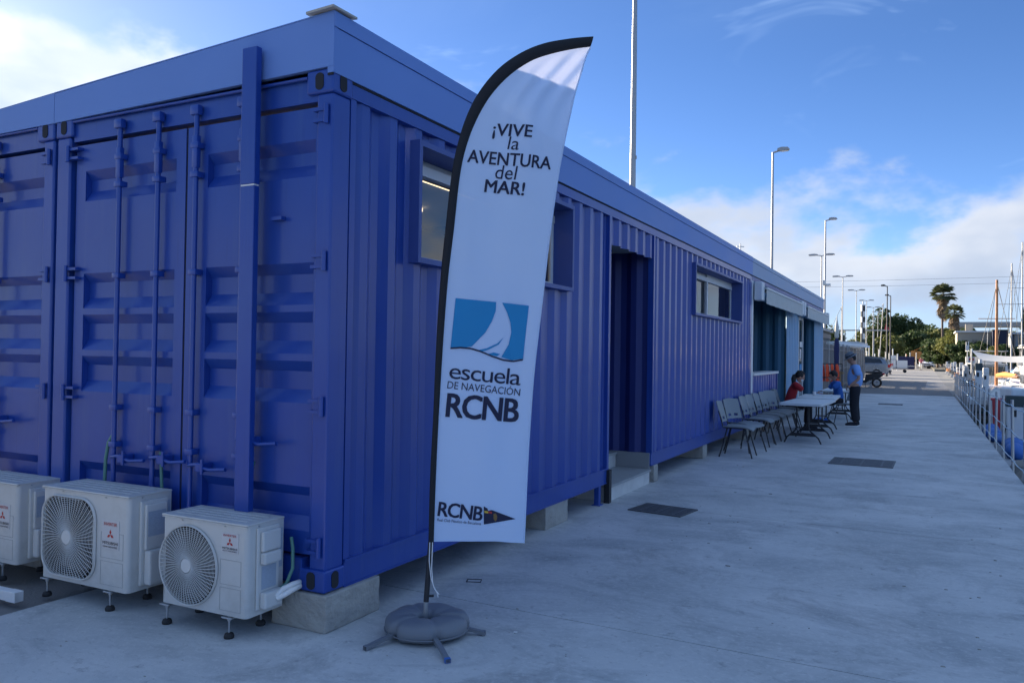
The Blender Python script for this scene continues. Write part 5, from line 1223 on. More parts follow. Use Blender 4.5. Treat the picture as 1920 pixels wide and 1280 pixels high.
def car(name, loc, rz, label, cat, prof, roof, W, wheels, paint, glass, lights, group=None):
    """prof: lower body side outline (x, z); roof: greenhouse outline; both lofted across the width with tumblehome"""
    r = empty(name, loc, rz, label, cat, group)
    def loft(out, inset, nm, m, par):
        b = MB(); n = len(out); st = [(-1, .92, inset), (-.92, 1, 0), (.92, 1, 0), (1, .92, inset)]; vs = []
        cx = sum(p[0] for p in out)/n; cz = sum(p[1] for p in out)/n
        for s, k, ins in st:
            for x, z in out: vs.append((cx+(x-cx)*(1-ins*.12), s*W/2*(1-ins*.35*max(0, z-.9)), cz+(z-cz)*(1-ins*.06)))
        fs = [tuple(range(n))[::-1], tuple(range(3*n, 4*n))]+[(j*n+i, j*n+(i+1) % n, (j+1)*n+(i+1) % n, (j+1)*n+i) for j in range(3) for i in range(n)]
        return b.add(vs, fs).build(nm, m, par)
    bd = loft(prof, .6, 'body', paint, r); smooth_obj(bd, 35)
    gh = loft(roof, 1.0, 'roof', paint, r); smooth_obj(gh, 35)
    for q in glass:
        nm, pts = q[0], q[1]
        if nm == 'side':
            for s in (-1, 1): MB().add([(x, s*(W/2*(1-.35*max(0, z-.9))+.006), z) for x, z in pts], [tuple(range(len(pts)))]).build('side_window', 'car_glass', gh)
        else: MB().add(pts, [tuple(range(len(pts)))]).build(nm, 'car_glass', gh)
    for nm, bxs, m in lights: MB().box(*bxs, .008).build(nm, m, bd)
    for x, rr in wheels:
        for s in (-1, 1): wheel(r, x, s*(W/2-.11), rr, .21, 'y')
    for s in (-1, 1): MB().box(.55, .72, *(sorted((s*(W/2+.0), s*(W/2+.16)))), .92, 1.05, .02).build('mirror', paint, bd)
    return r
suv_p = [(-2.2, .45), (-2.25, .75), (-2.2, 1.0), (-2.05, 1.05), (.75, 1.02), (1.7, .92), (2.1, .78), (2.2, .55), (2.15, .32), (-2.1, .30)]
suv_r = [(-2.15, 1.03), (-1.85, 1.42), (-1.55, 1.60), (-.6, 1.66), (.1, 1.60), (.9, 1.02)]
suv = car('parked_suv', (-1.65, 65, 0), rad(180), 'dark grey estate car parked with its rear to the road', 'car', suv_p, suv_r, 1.82, ((-1.32, .34), (1.38, .34)), 'car_grey',
    [('side', [(-1.75, 1.12), (-1.55, 1.46), (-.6, 1.54), (.05, 1.48), (.62, 1.10)]), ('rear_window', [(-2.19, -.62, 1.10), (-2.19, .62, 1.10), (-1.90, .52, 1.44), (-1.90, -.52, 1.44)]), ('windscreen', [(.88, -.7, 1.08), (.88, .7, 1.08), (.24, .6, 1.52), (.24, -.6, 1.52)])],
    [('tail_light', (-2.27, -2.1, -.9, -.68, .80, 1.02), 'light_red'), ('tail_light', (-2.27, -2.1, .68, .9, .80, 1.02), 'light_red'), ('bumper', (-2.29, -2.1, -.85, .85, .40, .58), 'dark_metal'), ('number_plate', (-2.262, -2.25, -.26, .26, .74, .85), 'post_white')])
suv.location = (-1.62, 65, 0)
van_p = [(-2.3, .35), (-2.35, .8), (-2.3, 1.1), (1.5, 1.1), (2.1, 1.0), (2.38, .80), (2.42, .45), (2.35, .30), (-2.25, .30)]
van_r = [(-2.3, 1.08), (-2.28, 1.75), (-2.15, 1.96), (.9, 1.96), (1.15, 1.88), (1.75, 1.08)]
car('white_van', (3.36, 133, 0), rad(-92), 'white delivery van facing the camera far down the road', 'van', van_p, van_r, 1.95, ((-1.5, .33), (1.5, .33)), 'car_white',
    [('side', [(-1.2, 1.2), (-1.2, 1.75), (.8, 1.75), (1.35, 1.2)]), ('windscreen', [(1.74, -.80, 1.13), (1.74, .80, 1.13), (1.22, .72, 1.82), (1.22, -.72, 1.82)])],
    [('headlight', (2.2, 2.41, -.88, -.62, .72, .90), 'light_clear'), ('headlight', (2.2, 2.41, .62, .88, .72, .90), 'light_clear'), ('grille', (2.3, 2.43, -.5, .5, .62, .74), 'dark_metal'), ('bumper', (2.3, 2.46, -.9, .9, .32, .5), 'dark_metal'), ('number_plate', (2.462, 2.47, -.26, .26, .42, .52), 'post_white')])
car('white_car', (-1.9, 78, 0), rad(178), 'white car parked behind the dark grey estate car', 'car', suv_p, [(x, z*.94+.05) for x, z in suv_r], 1.78, ((-1.32, .31), (1.38, .31)), 'car_white',
    [('side', [(-1.75, 1.12), (-1.55, 1.40), (-.6, 1.47), (.05, 1.42), (.62, 1.10)]), ('rear_window', [(-2.19, -.62, 1.10), (-2.19, .62, 1.10), (-1.93, .52, 1.38), (-1.93, -.52, 1.38)])],
    [('tail_light', (-2.27, -2.1, -.88, -.68, .80, 1.02), 'light_red'), ('tail_light', (-2.27, -2.1, .68, .88, .80, 1.02), 'light_red')])
# scooter parked across the yard edge
so = empty('scooter', (.22, 42, 0), rad(180), 'black scooter parked at the edge of the road behind the standing man', 'scooter')
wheel(so, -.55, 0, .25, .11, 'y'); wheel(so, .62, 0, .25, .10, 'y')
b = MB(); out = [(-.85, .62), (-.55, .42), (-.20, .36), (-.05, .24), (.30, .24), (.42, .40), (.52, .86), (.46, .90), (.32, .42), (.20, .32), (.02, .36), (-.02, .68), (-.45, .74), (-.82, .72)]
b.prism(out, lambda u, v, d: (u, d, v), -.13, .13); smooth_obj(b.build('body', 'scooter_black', so), 30)
sb_ = MB().box(-.80, -.02, -.12, .12, .735, .83, .03).build('saddle', 'rubber', so)
MB().box(-.92, -.80, -.10, .10, .66, .76, .015).build('tail_light', 'light_red', so); MB().box(.48, .60, -.08, .08, .78, .92, .02).build('headlight', 'light_clear', so)
MB().tube([(.44, -.32, 1.02), (.50, 0, .96), (.44, .32, 1.02)], .016, 6).tube([(.50, 0, .96), (.56, 0, .5), (.62, 0, .25)], .03, 8).build('handlebar', 'dark_metal', so)
MB().prism([(-.8, .45), (-.5, .56), (-.25, .45), (-.30, .42), (-.5, .51), (-.76, .42)], lambda u, v, d: (u, d, v), -.07, .07).build('mudguard', 'galvanised', so)
MB().tube([(-.2, -.16, .24), (-.7, -.17, .33)], .045, 10).build('exhaust', 'alloy', so); MB().tube([(.0, .1, .24), (-.03, .2, .0)], .012, 6).build('stand', 'dark_metal', so)
# low trolleys with white crates
ct = empty('flatbed_trolley', (.45, 90, 0), rad(3), 'low flat trolley loaded with white crates beside the road', 'trolley')
MB().box(-.95, .95, -.6, .6, .36, .44).build('platform', 'weathered_wood', ct)
for x in (-.7, .7): MB().tube([(x, -.62, .17), (x, .62, .17)], .17, 14).build('wheels', 'tyre', ct)
MB().tube([(.95, 0, .42), (1.25, 0, .8)], .025, 6).build('pull_bar', 'galvanised', ct)
for k, (x, z, s) in enumerate(((-.55, .445, .42), (.45, .445, .50), (-.45, 1.3, .35))):
    o = MB().box(-s, s, -.5, .5, 0, .84 if k < 2 else .5, .02).build('white_crate', 'post_white', None, (.45+x, 90, z)); tag(o, ('tall white crate on the left of the flat trolley', 'tall white crate on the right of the flat trolley', 'small white crate on top of the trolley load')[k], 'crate', 'white crates on the trolley'); MB().box(-s-.02, s+.02, -.52, .52, .06, .12).build('band', 'galvanised', o)
tn = empty('orange_tent', (2.0, 125, 0), 0, 'small orange canopy with a raised flap in front of the trees', 'tent')
MB().add([(-.9, -1, 1.4), (.9, -1, 1.4), (.9, 1, 1.4), (-.9, 1, 1.4), (-.7, 0, 2.6), (.6, 0, 2.5)], [(0, 1, 5, 4), (2, 3, 4, 5), (0, 4, 3), (1, 2, 5)]).build('canopy', 'canvas_orange', tn)
MB().add([(-.6, -1, 2.5), (1.0, -1, 3.3), (1.0, -.6, 3.25), (-.6, -.4, 2.45), (-.6, -1, 2.46), (1.0, -1, 3.26), (1.0, -.6, 3.21), (-.6, -.4, 2.41)], [(0, 1, 2, 3), (7, 6, 5, 4), (0, 4, 5, 1), (1, 5, 6, 2), (2, 6, 7, 3), (3, 7, 4, 0)]).build('flap', 'canvas_orange', tn)
for x in (-.85, .85):
    for y in (-.95, .95): MB().tube([(x, y, 0), (x, y, 1.42)], .03, 6).build('pole', 'galvanised', tn)
hg = MB().box(-1.6, 1.2, -.8, .8, 0, 1.75, .06).build('tarpaulined_trailer', 'canvas_navy', None, (.6, 120, 0)); tag(hg, 'dark tarpaulin-covered trailer left of the white van', 'trailer'); MB().box(-1.65, 1.25, -.84, .84, .35, .5).build('frame_rail', 'galvanised', hg)
for k in range(12):
    x = -4.9+.62*k+random.uniform(-.15, .15); h = random.uniform(1.9, 3.2); y = 104+random.uniform(0, 22)
    o = empty('white_post', (x, y, 0), 0, 'thin white post below the trees, %s from the left' % ('first', 'second', 'third', 'fourth', 'fifth', 'sixth', 'seventh', 'eighth', 'ninth', 'tenth', 'eleventh', 'twelfth')[k], 'post', 'white posts below the trees')
    MB().tube([(0, 0, 0), (0, 0, h)], .07, 8).build('shaft', 'post_white', o); MB().ellipsoid((0, 0, h), (.09, .09, .06), 8, 6).build('cap', 'post_white', o)

# ------------------------------------------------------------------ marina on the right
struct('quay_extension', MB().box(4.051, 5.35, 35.6, 104, -3, -.006), 'quay_stone', 'wider stretch of quay beyond the railing')
struct('pontoon', MB().box(4.40, 6.6, 3, 26.8, -.95, -.60), 'pontoon', 'low floating pontoon below the quay')
pr = empty('landing_stage', (4.30, 27.0, 0), 0, 'pale landing stage with dark stepped front beyond the railing', 'landing stage')
MB().box(0, 4.2, 0, 2.2, .06, .22).build('deck', 'step_white', pr)
for k in range(5): MB().box(.05, 4.1, -.05-.09*k, .02, -.06-.16*k, .015-.16*k).build('step', 'shed_dark' if k % 2 else 'weathered_wood', pr)
MB().box(.1, 4.0, .05, 2.1, -2, .055).build('base', 'quay_stone', pr)
def pedestal(loc, h, w_, label, dark_top=True, name='service_pedestal'):
    o = empty(name, loc, rad(random.uniform(-6, 6)), label, 'pedestal', 'white service pedestals along the moorings')
    MB().box(-w_/2, w_/2, -w_*.4, w_*.4, .0, h*.80, .02).build('column', 'post_white', o)
    if dark_top: MB().box(-w_/2-.01, w_/2+.01, -w_*.42, w_*.42, h*.801, h, .02).build('head', 'shed_dark', o)
    else: MB().box(-w_/2, w_/2, -w_*.4, w_*.4, h*.801, h, .03).build('head', 'post_white', o)
    MB().box(-w_/2-.03, w_/2+.03, -w_*.4-.03, w_*.4+.03, 0, .05).build('foot', 'galvanised', o)
    MB().box(-w_*.28, w_*.05, -w_*.4-.012, -w_*.4-.001, h*.62, h*.74).build('socket', 'dark_metal', o)
    return o
bp = pedestal((4.86, 18.9, -.6), 1.30, .36, 'big white service pedestal with dark head close behind the railing')
MB().tube([(-.18, -.16, .6), (-.26, -.2, .3), (-.24, -.25, .03), (0, -.3, .02), (.3, -.28, .02)], .012, 6).build('cable', 'rubber', bp)
pd = pedestal((4.56, 27.4, .22), 1.20, .20, 'tall white pedestal on the landing stage with hoses wound round it')
pd2 = pedestal((4.80, 28.0, .22), 1.05, .18, 'grey-white pedestal on the landing stage right of the tall one', False)
for k, (y, x) in enumerate(((37.5, 4.62), (40.0, 4.88), (46, 4.9), (52, 4.95), (58, 5.0), (65, 5.0), (73, 5.05), (82, 5.05), (92, 5.1))):
    o = pedestal((x, y, 0), 1.22+.1*(k % 2), .20, ('%s of the white mooring pedestals along the road edge, counted from the railing' % ('first', 'second', 'third', 'fourth', 'fifth', 'sixth', 'seventh', 'eighth', 'ninth')[k]), k % 3 == 1)
    hs_ = MB()
    for q in range(3): hs_.tube([(.0+.21*math.cos(rad(30*j)), -.02+.21*math.sin(rad(30*j)), .38+.10*q) for j in range(13)], .03, 6, cap=False)
    hs_.build('hose_coil', ('rubber', 'canvas_orange', 'rubber')[k % 3], o)
    if k == 1:
        MB().tube([(-.12, 0, 1.0), (-.12, 0, 2.15)], .02, 6).build('aerial_pole', 'post_white', o); MB().box(-.20, -.05, -.05, .05, 1.95, 2.2, .01).tube([(-.17, 0, 2.2), (-.17, 0, 2.36)], .025, 6).tube([(-.08, 0, 2.2), (-.08, 0, 2.36)], .025, 6).build('aerial', 'post_white', o)
        sg = MB().box(-.08, .18, -.20, -.18, 1.36, 1.66).build('sign', 'post_white', o); MB().box(-.05, .15, -.206, -.2005, 1.48, 1.60).build('sign_panel', 'red_stripe', sg)
tb = MB()
for k in range(9):
    t = k/8; tb.ellipsoid((.12*math.sin(5*t), 5.2*t, .14+.05*math.sin(7*t)), (.20+.05*math.sin(9*t), .50, .15+.05*math.cos(6*t)), 12, 8)
o = tb.build('tarpaulin_bundle', 'tarp_blue', None, (4.72, 17.2, -.60)); tag(o, 'crumpled bright blue tarpaulin bundle on the pontoon behind the railing', 'tarpaulin')
for k in range(6):
    o = MB(); o.ellipsoid((0, 0, .1), (.26, .22, .2), 8, 6); o.v = [(v[0]+random.uniform(-.05, .05), v[1]+random.uniform(-.05, .05), max(0, v[2]+random.uniform(-.04, .04))) for v in o.v]
    q = o.build('rock', 'rock', None, (4.58+.13*(k % 3), 12.6+.46*k, -.60)); q.data.polygons.foreach_set('use_smooth', [False]*len(q.data.polygons)); tag(q, '%s brown rock on the pontoon below the railing, counted from the right' % ('first', 'second', 'third', 'fourth', 'fifth', 'sixth')[k], 'rock', 'rocks below the railing')

def hull(mb, L, W, H, bow=.35, zf=0.0):
    n = 16; sec = []
    for i in range(n+1):
        t = i/n; y = -L/2+L*t; wv_ = W/2*(1-max(0, (t-.45)/.55)**2.2)*(.86+.14*min(1, t/.3)); sh_ = H*(1+bow*max(0, t-.4)**1.6)
        sec.append([(-wv_, y, sh_), (-wv_*.92, y, sh_*.55), (-wv_*.55, y, .05), (0, y, -.15), (wv_*.55, y, .05), (wv_*.92, y, sh_*.55), (wv_, y, sh_)])
    m = 7; vs = [v for s_ in sec for v in s_]
    mb.add(vs, [(i*m+k, i*m+k+1, (i+1)*m+k+1, (i+1)*m+k) for i in range(n) for k in range(m-1)], True); mb.add(sec[0], [tuple(range(m))])
    dk = [sec[i][0] for i in range(n+1)]+[sec[i][-1] for i in range(n, -1, -1)]
    return [(x*.97, y, z-.06) for x, y, z in dk], sec
def deck_plane(mb, dk): n = len(dk)//2; mb.add(dk, [(i, i+1, len(dk)-2-i, len(dk)-1-i) for i in range(n-1)])
def sailboat(loc, rz, L, W, mast_h, mast_m, label, cover, group='boats moored by the quay'):
    r = empty('sailing_boat', loc, rz, label, 'boat', group); b = MB(); dk, sec = hull(b, L, W, .95); b.build('hull', 'hull_white', r)
    d_ = MB(); deck_plane(d_, dk); d_.build('deck', 'canvas_white', r)
    cb = MB().box(-W*.26, W*.26, -L*.12, L*.20, .88, 1.30, .08).build('cabin', 'hull_white', r)
    for s in (-1, 1):
        for k in range(3): MB().box(*sorted((s*W*.262, s*W*.267)), -L*.08+k*L*.09, -L*.03+k*L*.09, 1.05, 1.20).build('porthole', 'car_glass', cb)
    mr = .085 if mast_m == 'wood_mast' else .06
    MB().tube([(0, L*.1, .9), (0, L*.1, mast_h)], [mr, mr*.7], 10).build('mast', mast_m, r)
    MB().tube([(0, L*.1, 1.75), (0, -L*.36, 1.85)], .05, 8).build('boom', mast_m, r); MB().tube([(0, L*.07, 1.86), (0, -L*.1, 1.93), (0, -L*.33, 1.92)], [.10, .14, .07], 10).build('sail_cover', cover, r)
    for s in (-1, 1): MB().tube([(0, L*.1, mast_h*.97), (s*W*.45, L*.08, .95)], .012, 4).build('shroud', 'dark_metal', r); MB().tube([(-W*.3, L*.1, mast_h*.7), (W*.3, L*.1, mast_h*.7)], .02, 5).build('spreader', mast_m, r) if s > 0 else None
    for y in (L*.49, -L*.48): MB().tube([(0, L*.1, mast_h*.985), (0, y, 1.05)], .012, 4).build('stay', 'dark_metal', r)
    return r
def motor_yacht(loc, rz, L, W, label):
    r = empty('motor_yacht', loc, rz, label, 'boat', 'boats moored by the quay'); b = MB(); dk, sec = hull(b, L, W, 1.35, .5); b.build('hull', 'hull_white', r)
    d_ = MB(); deck_plane(d_, dk); d_.build('deck', 'canvas_white', r)
    cb = MB(); pr_ = [(-L*.30, 1.2), (L*.22, 1.2), (L*.14, 1.9), (L*.05, 2.25), (-L*.28, 2.25)]; cb.prism(pr_, lambda u, v, d: (d, u, v), -W*.36, W*.36); cb = cb.build('cabin', 'hull_white', r)
    for s in (-1, 1):
        MB().add([(s*W*.362, y, z) for y, z in ((-L*.27, 1.55), (L*.15, 1.55), (L*.08, 2.0), (-L*.27, 2.0))], [(0, 1, 2, 3)]).build('side_window', 'car_glass', cb)
        MB().add([(s*W*.362, y, z) for y, z in ((-L*.27, 1.25), (L*.18, 1.25), (L*.17, 1.42), (-L*.27, 1.42))], [(0, 1, 2, 3)]).build('stripe', 'canvas_navy', cb)
    MB().add([(-W*.33, L*.225, 1.32), (W*.33, L*.225, 1.32), (W*.33, L*.148, 1.92), (-W*.33, L*.148, 1.92)], [(0, 1, 2, 3)]).build('windscreen', 'car_glass', cb)
    MB().add([(-W*.30, -L*.302, 1.3), (W*.30, -L*.302, 1.3), (W*.30, -L*.302, 2.1), (-W*.30, -L*.302, 2.1)], [(0, 1, 2, 3)]).build('door_glass', 'car_glass', cb)
    fb = MB().box(-W*.36, W*.36, -L*.30, L*.02, 2.26, 2.36, .03); fb = fb.build('flybridge', 'hull_white', r); MB().box(-W*.36, W*.36, L*.0, L*.03, 2.361, 2.9, .03).build('console', 'hull_white', fb)
    for s in (-1, 1): MB().tube([(s*W*.34, -L*.28, 2.36), (s*W*.34, -L*.22, 3.35), (s*W*.34, -L*.05, 3.35), (s*W*.34, L*.0, 2.9)], .025, 6).build('rail', 'alloy', fb)
    MB().box(-W*.38, W*.38, -L*.27, -L*.02, 3.36, 3.42, .02).build('bimini', 'canvas_white', fb)
    MB().tube([(0, -L*.2, 3.4), (0, -L*.22, 5.4)], .02, 5).build('aerial', 'post_white', fb)
    rr = MB(); pts = [(p[0]*.95, p[1], p[2]+.55) for p in [s_[-1] for s_ in sec[6:]]]; rr.tube(pts, .018, 5)
    pts2 = [(-p[0], p[1], p[2]) for p in pts]; rr.tube(pts2, .018, 5); rr.build('bow_rail', 'alloy', r)
    return r
ws = sailboat((6.55, 46, -1.15), rad(8), 9.5, 2.9, 7.0, 'wood_mast', 'sailing boat with a varnished wooden mast beside the white canopy', 'canvas_orange')
sailboat((8.6, 31, -1.15), rad(-3), 9.0, 2.9, 10.5, 'steel_pole', 'white sailing boat at the right picture edge with orange rolled sail', 'canvas_orange')
sailboat((9.5, 66, -1.15), rad(4), 10, 3.0, 11.5, 'steel_pole', 'white sailing boat moored behind the wooden mast', 'canvas_white')
sailboat((13.5, 60, -1.15), rad(-6), 10, 3.0, 12.5, 'steel_pole', 'white sailing boat farther out in the basin', 'canvas_navy')
motor_yacht((9.2, 52, -1.15), rad(5), 12, 3.8, 'white motor yacht with flybridge and dark side windows')
motor_yacht((7.6, 78, -1.15), rad(3), 12, 3.8, 'white motor yacht moored farther down the quay')
motor_yacht((13.0, 84, -1.15), rad(-3), 13, 4.0, 'white motor yacht in the far row of the basin')
motor_yacht((8.3, 41.5, -1.15), rad(178), 9, 3.2, 'white motor boat behind the sagging canopy')
sailboat((8.2, 59, -1.15), rad(2), 9, 2.8, 9.2, 'steel_pole', 'small white sailing boat between the yachts', 'canvas_blue')
sailboat((11.4, 40, -1.15), rad(-4), 9, 2.8, 11.8, 'steel_pole', 'white sailing boat at the right edge, its stays crossing the sky', 'canvas_white')
# canopy stretched over a mooring
cn = empty('white_canopy', (5.0, 36.5, 0), 0, 'sagging white canvas canopy stretched over the moorings', 'canopy')
vs = []; nn = 14
for i in range(nn+1):
    for j in range(nn+1):
        u, v = i/nn, j/nn; x = -.15+3.4*u; y = -4.6+6.2*v; z = 1.52+.40*v*(1-u*.4)-.75*.5*math.sin(math.pi*u)*(.6+.4*v)*.55+.25*u*u; vs.append((x, y+.6*math.sin(math.pi*u), z))
smooth_obj(MB().add(vs, [(i*(nn+1)+j, (i+1)*(nn+1)+j, (i+1)*(nn+1)+j+1, i*(nn+1)+j+1) for i in range(nn) for j in range(nn)]).build('canvas', 'canvas_white', cn))
for x, y, z in ((-.15, 1.6, 1.92), (3.25, -4.6, 1.75), (3.25, 1.6, 2.0)): MB().tube([(x, y, -1.2), (x, y, z+.1)], .035, 8).build('pole', 'post_white', cn)
MB().tube([(-.15, -4.6, -.95), (-.15, -4.6, 1.55)], .06, 8).build('pole', 'post_white', cn)
# small open boats close to the pontoon
sb1 = empty('covered_boat', (6.35, 23.5, -.95), rad(4), 'small boat under a pale blue tent cover behind the railing', 'boat', 'small boats by the pontoon')
b = MB(); dk, sec = hull(b, 5.2, 2.0, .95); b.build('hull', 'hull_white', sb1)
b = MB(); b.add([(-.95, -2.5, 1.0), (.95, -2.5, 1.0), (.9, 1.2, 1.1), (-.9, 1.2, 1.1), (0, -2.3, 1.95), (0, 1.0, 1.95)], [(0, 1, 4), (1, 2, 5, 4), (2, 3, 5), (3, 0, 4, 5)]); b.build('tent_cover', 'canvas_blue', sb1)
b = MB().tube([(-.9, -2.62, 1.08), (-.3, -2.66, 1.16), (.4, -2.64, 1.12), (1.0, -2.6, 1.18)], [.10, .16, .15, .09], 10); b.build('rolled_sail', 'canvas_orange', sb1)
rs = empty('striped_bin', (4.95, 24.4, -.6), 0, 'red and white striped canvas bin on the pontoon', 'bin')
for k in range(8):
    a0 = k*45; vs = []
    for q in range(4):
        for rr, z in ((.24, 0), (.30, .95)): vs.append((rr*math.cos(rad(a0+15*q)), rr*math.sin(rad(a0+15*q)), z))
    MB().add(vs, [(2*i, 2*i+2, 2*i+3, 2*i+1) for i in range(3)], True).build('stripe', 'red_stripe' if k % 2 else 'post_white', rs)
MB().lathe([(.302, .94), (.31, .96), (.302, .99), (.29, .97)], 20).build('rim', 'red_stripe', rs)
wb = empty('white_dinghy', (5.5, 25.3, -.95), rad(15), 'small white dinghy with a raised bow by the striped bin', 'dinghy'); b = MB(); dk, sec = hull(b, 3.6, 1.5, 1.15, .9); b.build('hull', 'hull_white', wb); d_ = MB(); deck_plane(d_, dk); d_.build('deck', 'canvas_white', wb)
MB().box(-.35, .35, -.4, .5, 1.15, 1.65, .06).build('console', 'hull_white', wb)

# ------------------------------------------------------------------ far buildings, viaduct
vd = empty('viaduct', (20, 300, 0), rad(-1), 'long grey road viaduct on the horizon behind the palms', 'viaduct')
MB().box(-10, 160, -5, 5, 12.0, 12.8).build('deck', 'viaduct', vd); MB().box(-10, 160, -5.2, -4.9, 12.81, 13.5).build('parapet', 'viaduct', vd)
for k in range(7): MB().box(-8+27*k, -5.5+27*k, -2, 2, 0, 12.0).build('pier', 'viaduct', vd)
bl = empty('harbour_building', (8.5, 112, .25), 0, 'low tan harbour building behind the bushes', 'building')
MB().box(-1.9, 1.75, -2, 6, 0, 4.55).build('wall', 'building_tan', bl); MB().box(-2.1, 1.9, -2.2, 6.2, 4.56, 4.75).build('roof', 'post_white', bl); MB().box(-.9, -.1, 1, 2, 4.76, 5.7).build('chimney', 'building_tan', bl)
for k in range(3): MB().box(-1.4+1.1*k, -.8+1.1*k, -2.03, -1.99, 2.6, 3.6).build('window', 'car_glass', bl)
nb = empty('navy_building', (11.1, 110, .25), 0, 'dark navy block beside the low tan building', 'building')
MB().box(-.85, .75, -2, 6, 0, 4.7).build('wall', 'navy_wall', nb); MB().box(-.9, .8, -2.05, 6.05, 4.71, 4.85).build('roof', 'shed_dark', nb)
gb = empty('terrace_building', (18, 114, .25), 0, 'grey building with rows of dark windows at the right edge', 'building')
MB().box(-5.2, 12, -2, 8, 0, 4.4).build('wall', 'viaduct', gb); MB().box(-5.4, 12.2, -2.4, 8.2, 4.41, 4.65).build('roof', 'post_white', gb)
for z in (.8, 2.0, 3.2):
    for k in range(8): MB().box(-4.8+2.0*k, -3.1+2.0*k, -2.03, -1.99, z, z+.8).build('window', 'car_glass', gb)
rb = empty('crane_base', (-1.0, 112, 0), 0, 'distant low structure with a red mast top left of the trees', 'structure'); MB().box(-7, -.2, -.3, .3, 5.05, 5.2).box(-5.5, -5.4, -.05, .05, 0, 5.05).box(-2.0, -1.9, -.05, .05, 0, 5.05).build('gantry', 'viaduct', rb); MB().add([(-.7, 0, 5.21), (-.1, 0, 5.21), (-.5, 0, 6.1), (-.7, .1, 5.21), (-.1, .1, 5.21), (-.5, .1, 6.1)], [(0, 1, 2), (5, 4, 3), (0, 3, 4, 1), (1, 4, 5, 2), (2, 5, 3, 0)]).build('red_flag', 'red_stripe', rb)

# ------------------------------------------------------------------ trees
def leaves(lobes, n, size, seed, droop=0.0):
    rn = random.Random(seed); vs = []; fs = []
    tot = sum(l[1][0]*l[1][1]*l[1][2] for l in lobes)
    for c, rr in lobes:
        k = max(20, int(n*rr[0]*rr[1]*rr[2]/tot))
        sub = [(Vector((rn.gauss(0, .55), rn.gauss(0, .55), rn.gauss(0, .55))), rn.uniform(.25, .5)) for _ in range(14)]
        for _ in range(k):
            if rn.random() < .75:
                s0, sr = rn.choice(sub); d = Vector((rn.gauss(0, 1), rn.gauss(0, 1), rn.gauss(0, 1))).normalized()*sr*rn.random()**.4; p = s0+d
                if p.length > 1.15: p *= 1.15/p.length
            else:
                d = Vector((rn.gauss(0, 1), rn.gauss(0, 1), rn.gauss(0, 1))).normalized(); p = d*rn.random()**.33
            q = Vector((c[0]+p.x*rr[0], c[1]+p.y*rr[1], c[2]+p.z*rr[2]))
            a = Vector((rn.gauss(0, 1), rn.gauss(0, 1), rn.gauss(0, .7))).normalized(); b = a.cross(Vector((rn.gauss(0, 1), rn.gauss(0, 1), rn.gauss(0, 1)))).normalized(); s = size*rn.uniform(.6, 1.3)
            i = len(vs); vs += [q-a*s, q+b*s*.5, q+a*s, q-b*s*.5]; fs.append((i, i+1, i+2, i+3))
    return MB().add(vs, fs)
def tree(loc, h, lobes, n, size, m, label, seed, name='tree', trunk_r=.22, group='trees beyond the quay'):
    r = empty(name, loc, 0, label, 'tree', group)
    t = MB().tube([(0, 0, -.1), (.08, .05, h*.3), (-.05, .08, h*.55), (.1, 0, h*.8)], [trunk_r*1.3, trunk_r, trunk_r*.7, trunk_r*.25], 9)
    rn = random.Random(seed)
    for c, rr in lobes[:6]: t.tube([(0, .05, h*.3+rn.uniform(0, .15)*h), (c[0]*.5, c[1]*.5, c[2]*.75), (c[0], c[1], c[2])], [trunk_r*.55, trunk_r*.35, trunk_r*.12], 6)
    t.build('trunk', 'bark', r); leaves(lobes, n, size, seed).build('crown', m, r); return r
def lob(h, w_, n, seed, flat=.8, base=.22):
    rn = random.Random(seed); out = [((0, 0, h*.72), (w_*.62, w_*.62, h*.28))]
    for i in range(n):
        a = 6.283*i/n+rn.uniform(-.3, .3); q = rn.uniform(.4, .75)*w_; s = rn.uniform(.32, .52)*w_; z = h*rn.uniform(base, .80)
        out.append(((q*math.cos(a), q*math.sin(a), z), (s, s, min(s*flat, h-z+.1))))
    return out
TR = [(-3.6, 150, 9.7, 3.4, 'leaf_dark', 'broad dark tree, left one of the two tallest below the dark lamp posts'), (-.6, 151, 9.5, 3.4, 'leaf_dark', 'broad dark tree, right one of the two tallest below the dark lamp posts'), (3.0, 156, 7.6, 3.6, 'leaf_dark', 'dark rounded tree behind the white van'),
      (-6.6, 158, 6.9, 3.0, 'leaf_olive', 'smaller olive tree left of the tall dark trees'), (1.2, 146, 6.3, 2.4, 'leaf_dark', 'low dark tree in the gap between the tall trees and the van'), (5.6, 152, 6.6, 3.2, 'leaf_olive', 'olive-green tree behind the tall palm'), (9.0, 160, 7.0, 3.4, 'leaf_dark', 'dark tree behind the short palm'),
      (-10.6, 140, 7.0, 3.2, 'leaf_dark', 'dark tree seen just past the shed roof'), (13.5, 172, 6.2, 4.2, 'leaf_olive', 'olive tree behind the navy block'), (20.0, 185, 6.8, 4.5, 'leaf_dark', 'dark tree behind the grey terrace building'), (1.6, 162, 8.3, 3.6, 'leaf_dark', 'dark tree closing the gap right of the tall trees'), (-1.9, 138, 5.2, 2.6, 'leaf_olive', 'low olive tree in front of the two tall dark trees'),
      (3.6, 136, 4.6, 2.2, 'leaf_dark', 'low dark tree directly behind the white van')]
for i, (x, y, h, w_, m, lbl) in enumerate(TR): tree((x, y, 0 if x < 4 else .2), h, lob(h, w_, 11, 20+i), 7000, .24, m, lbl, 40+i)
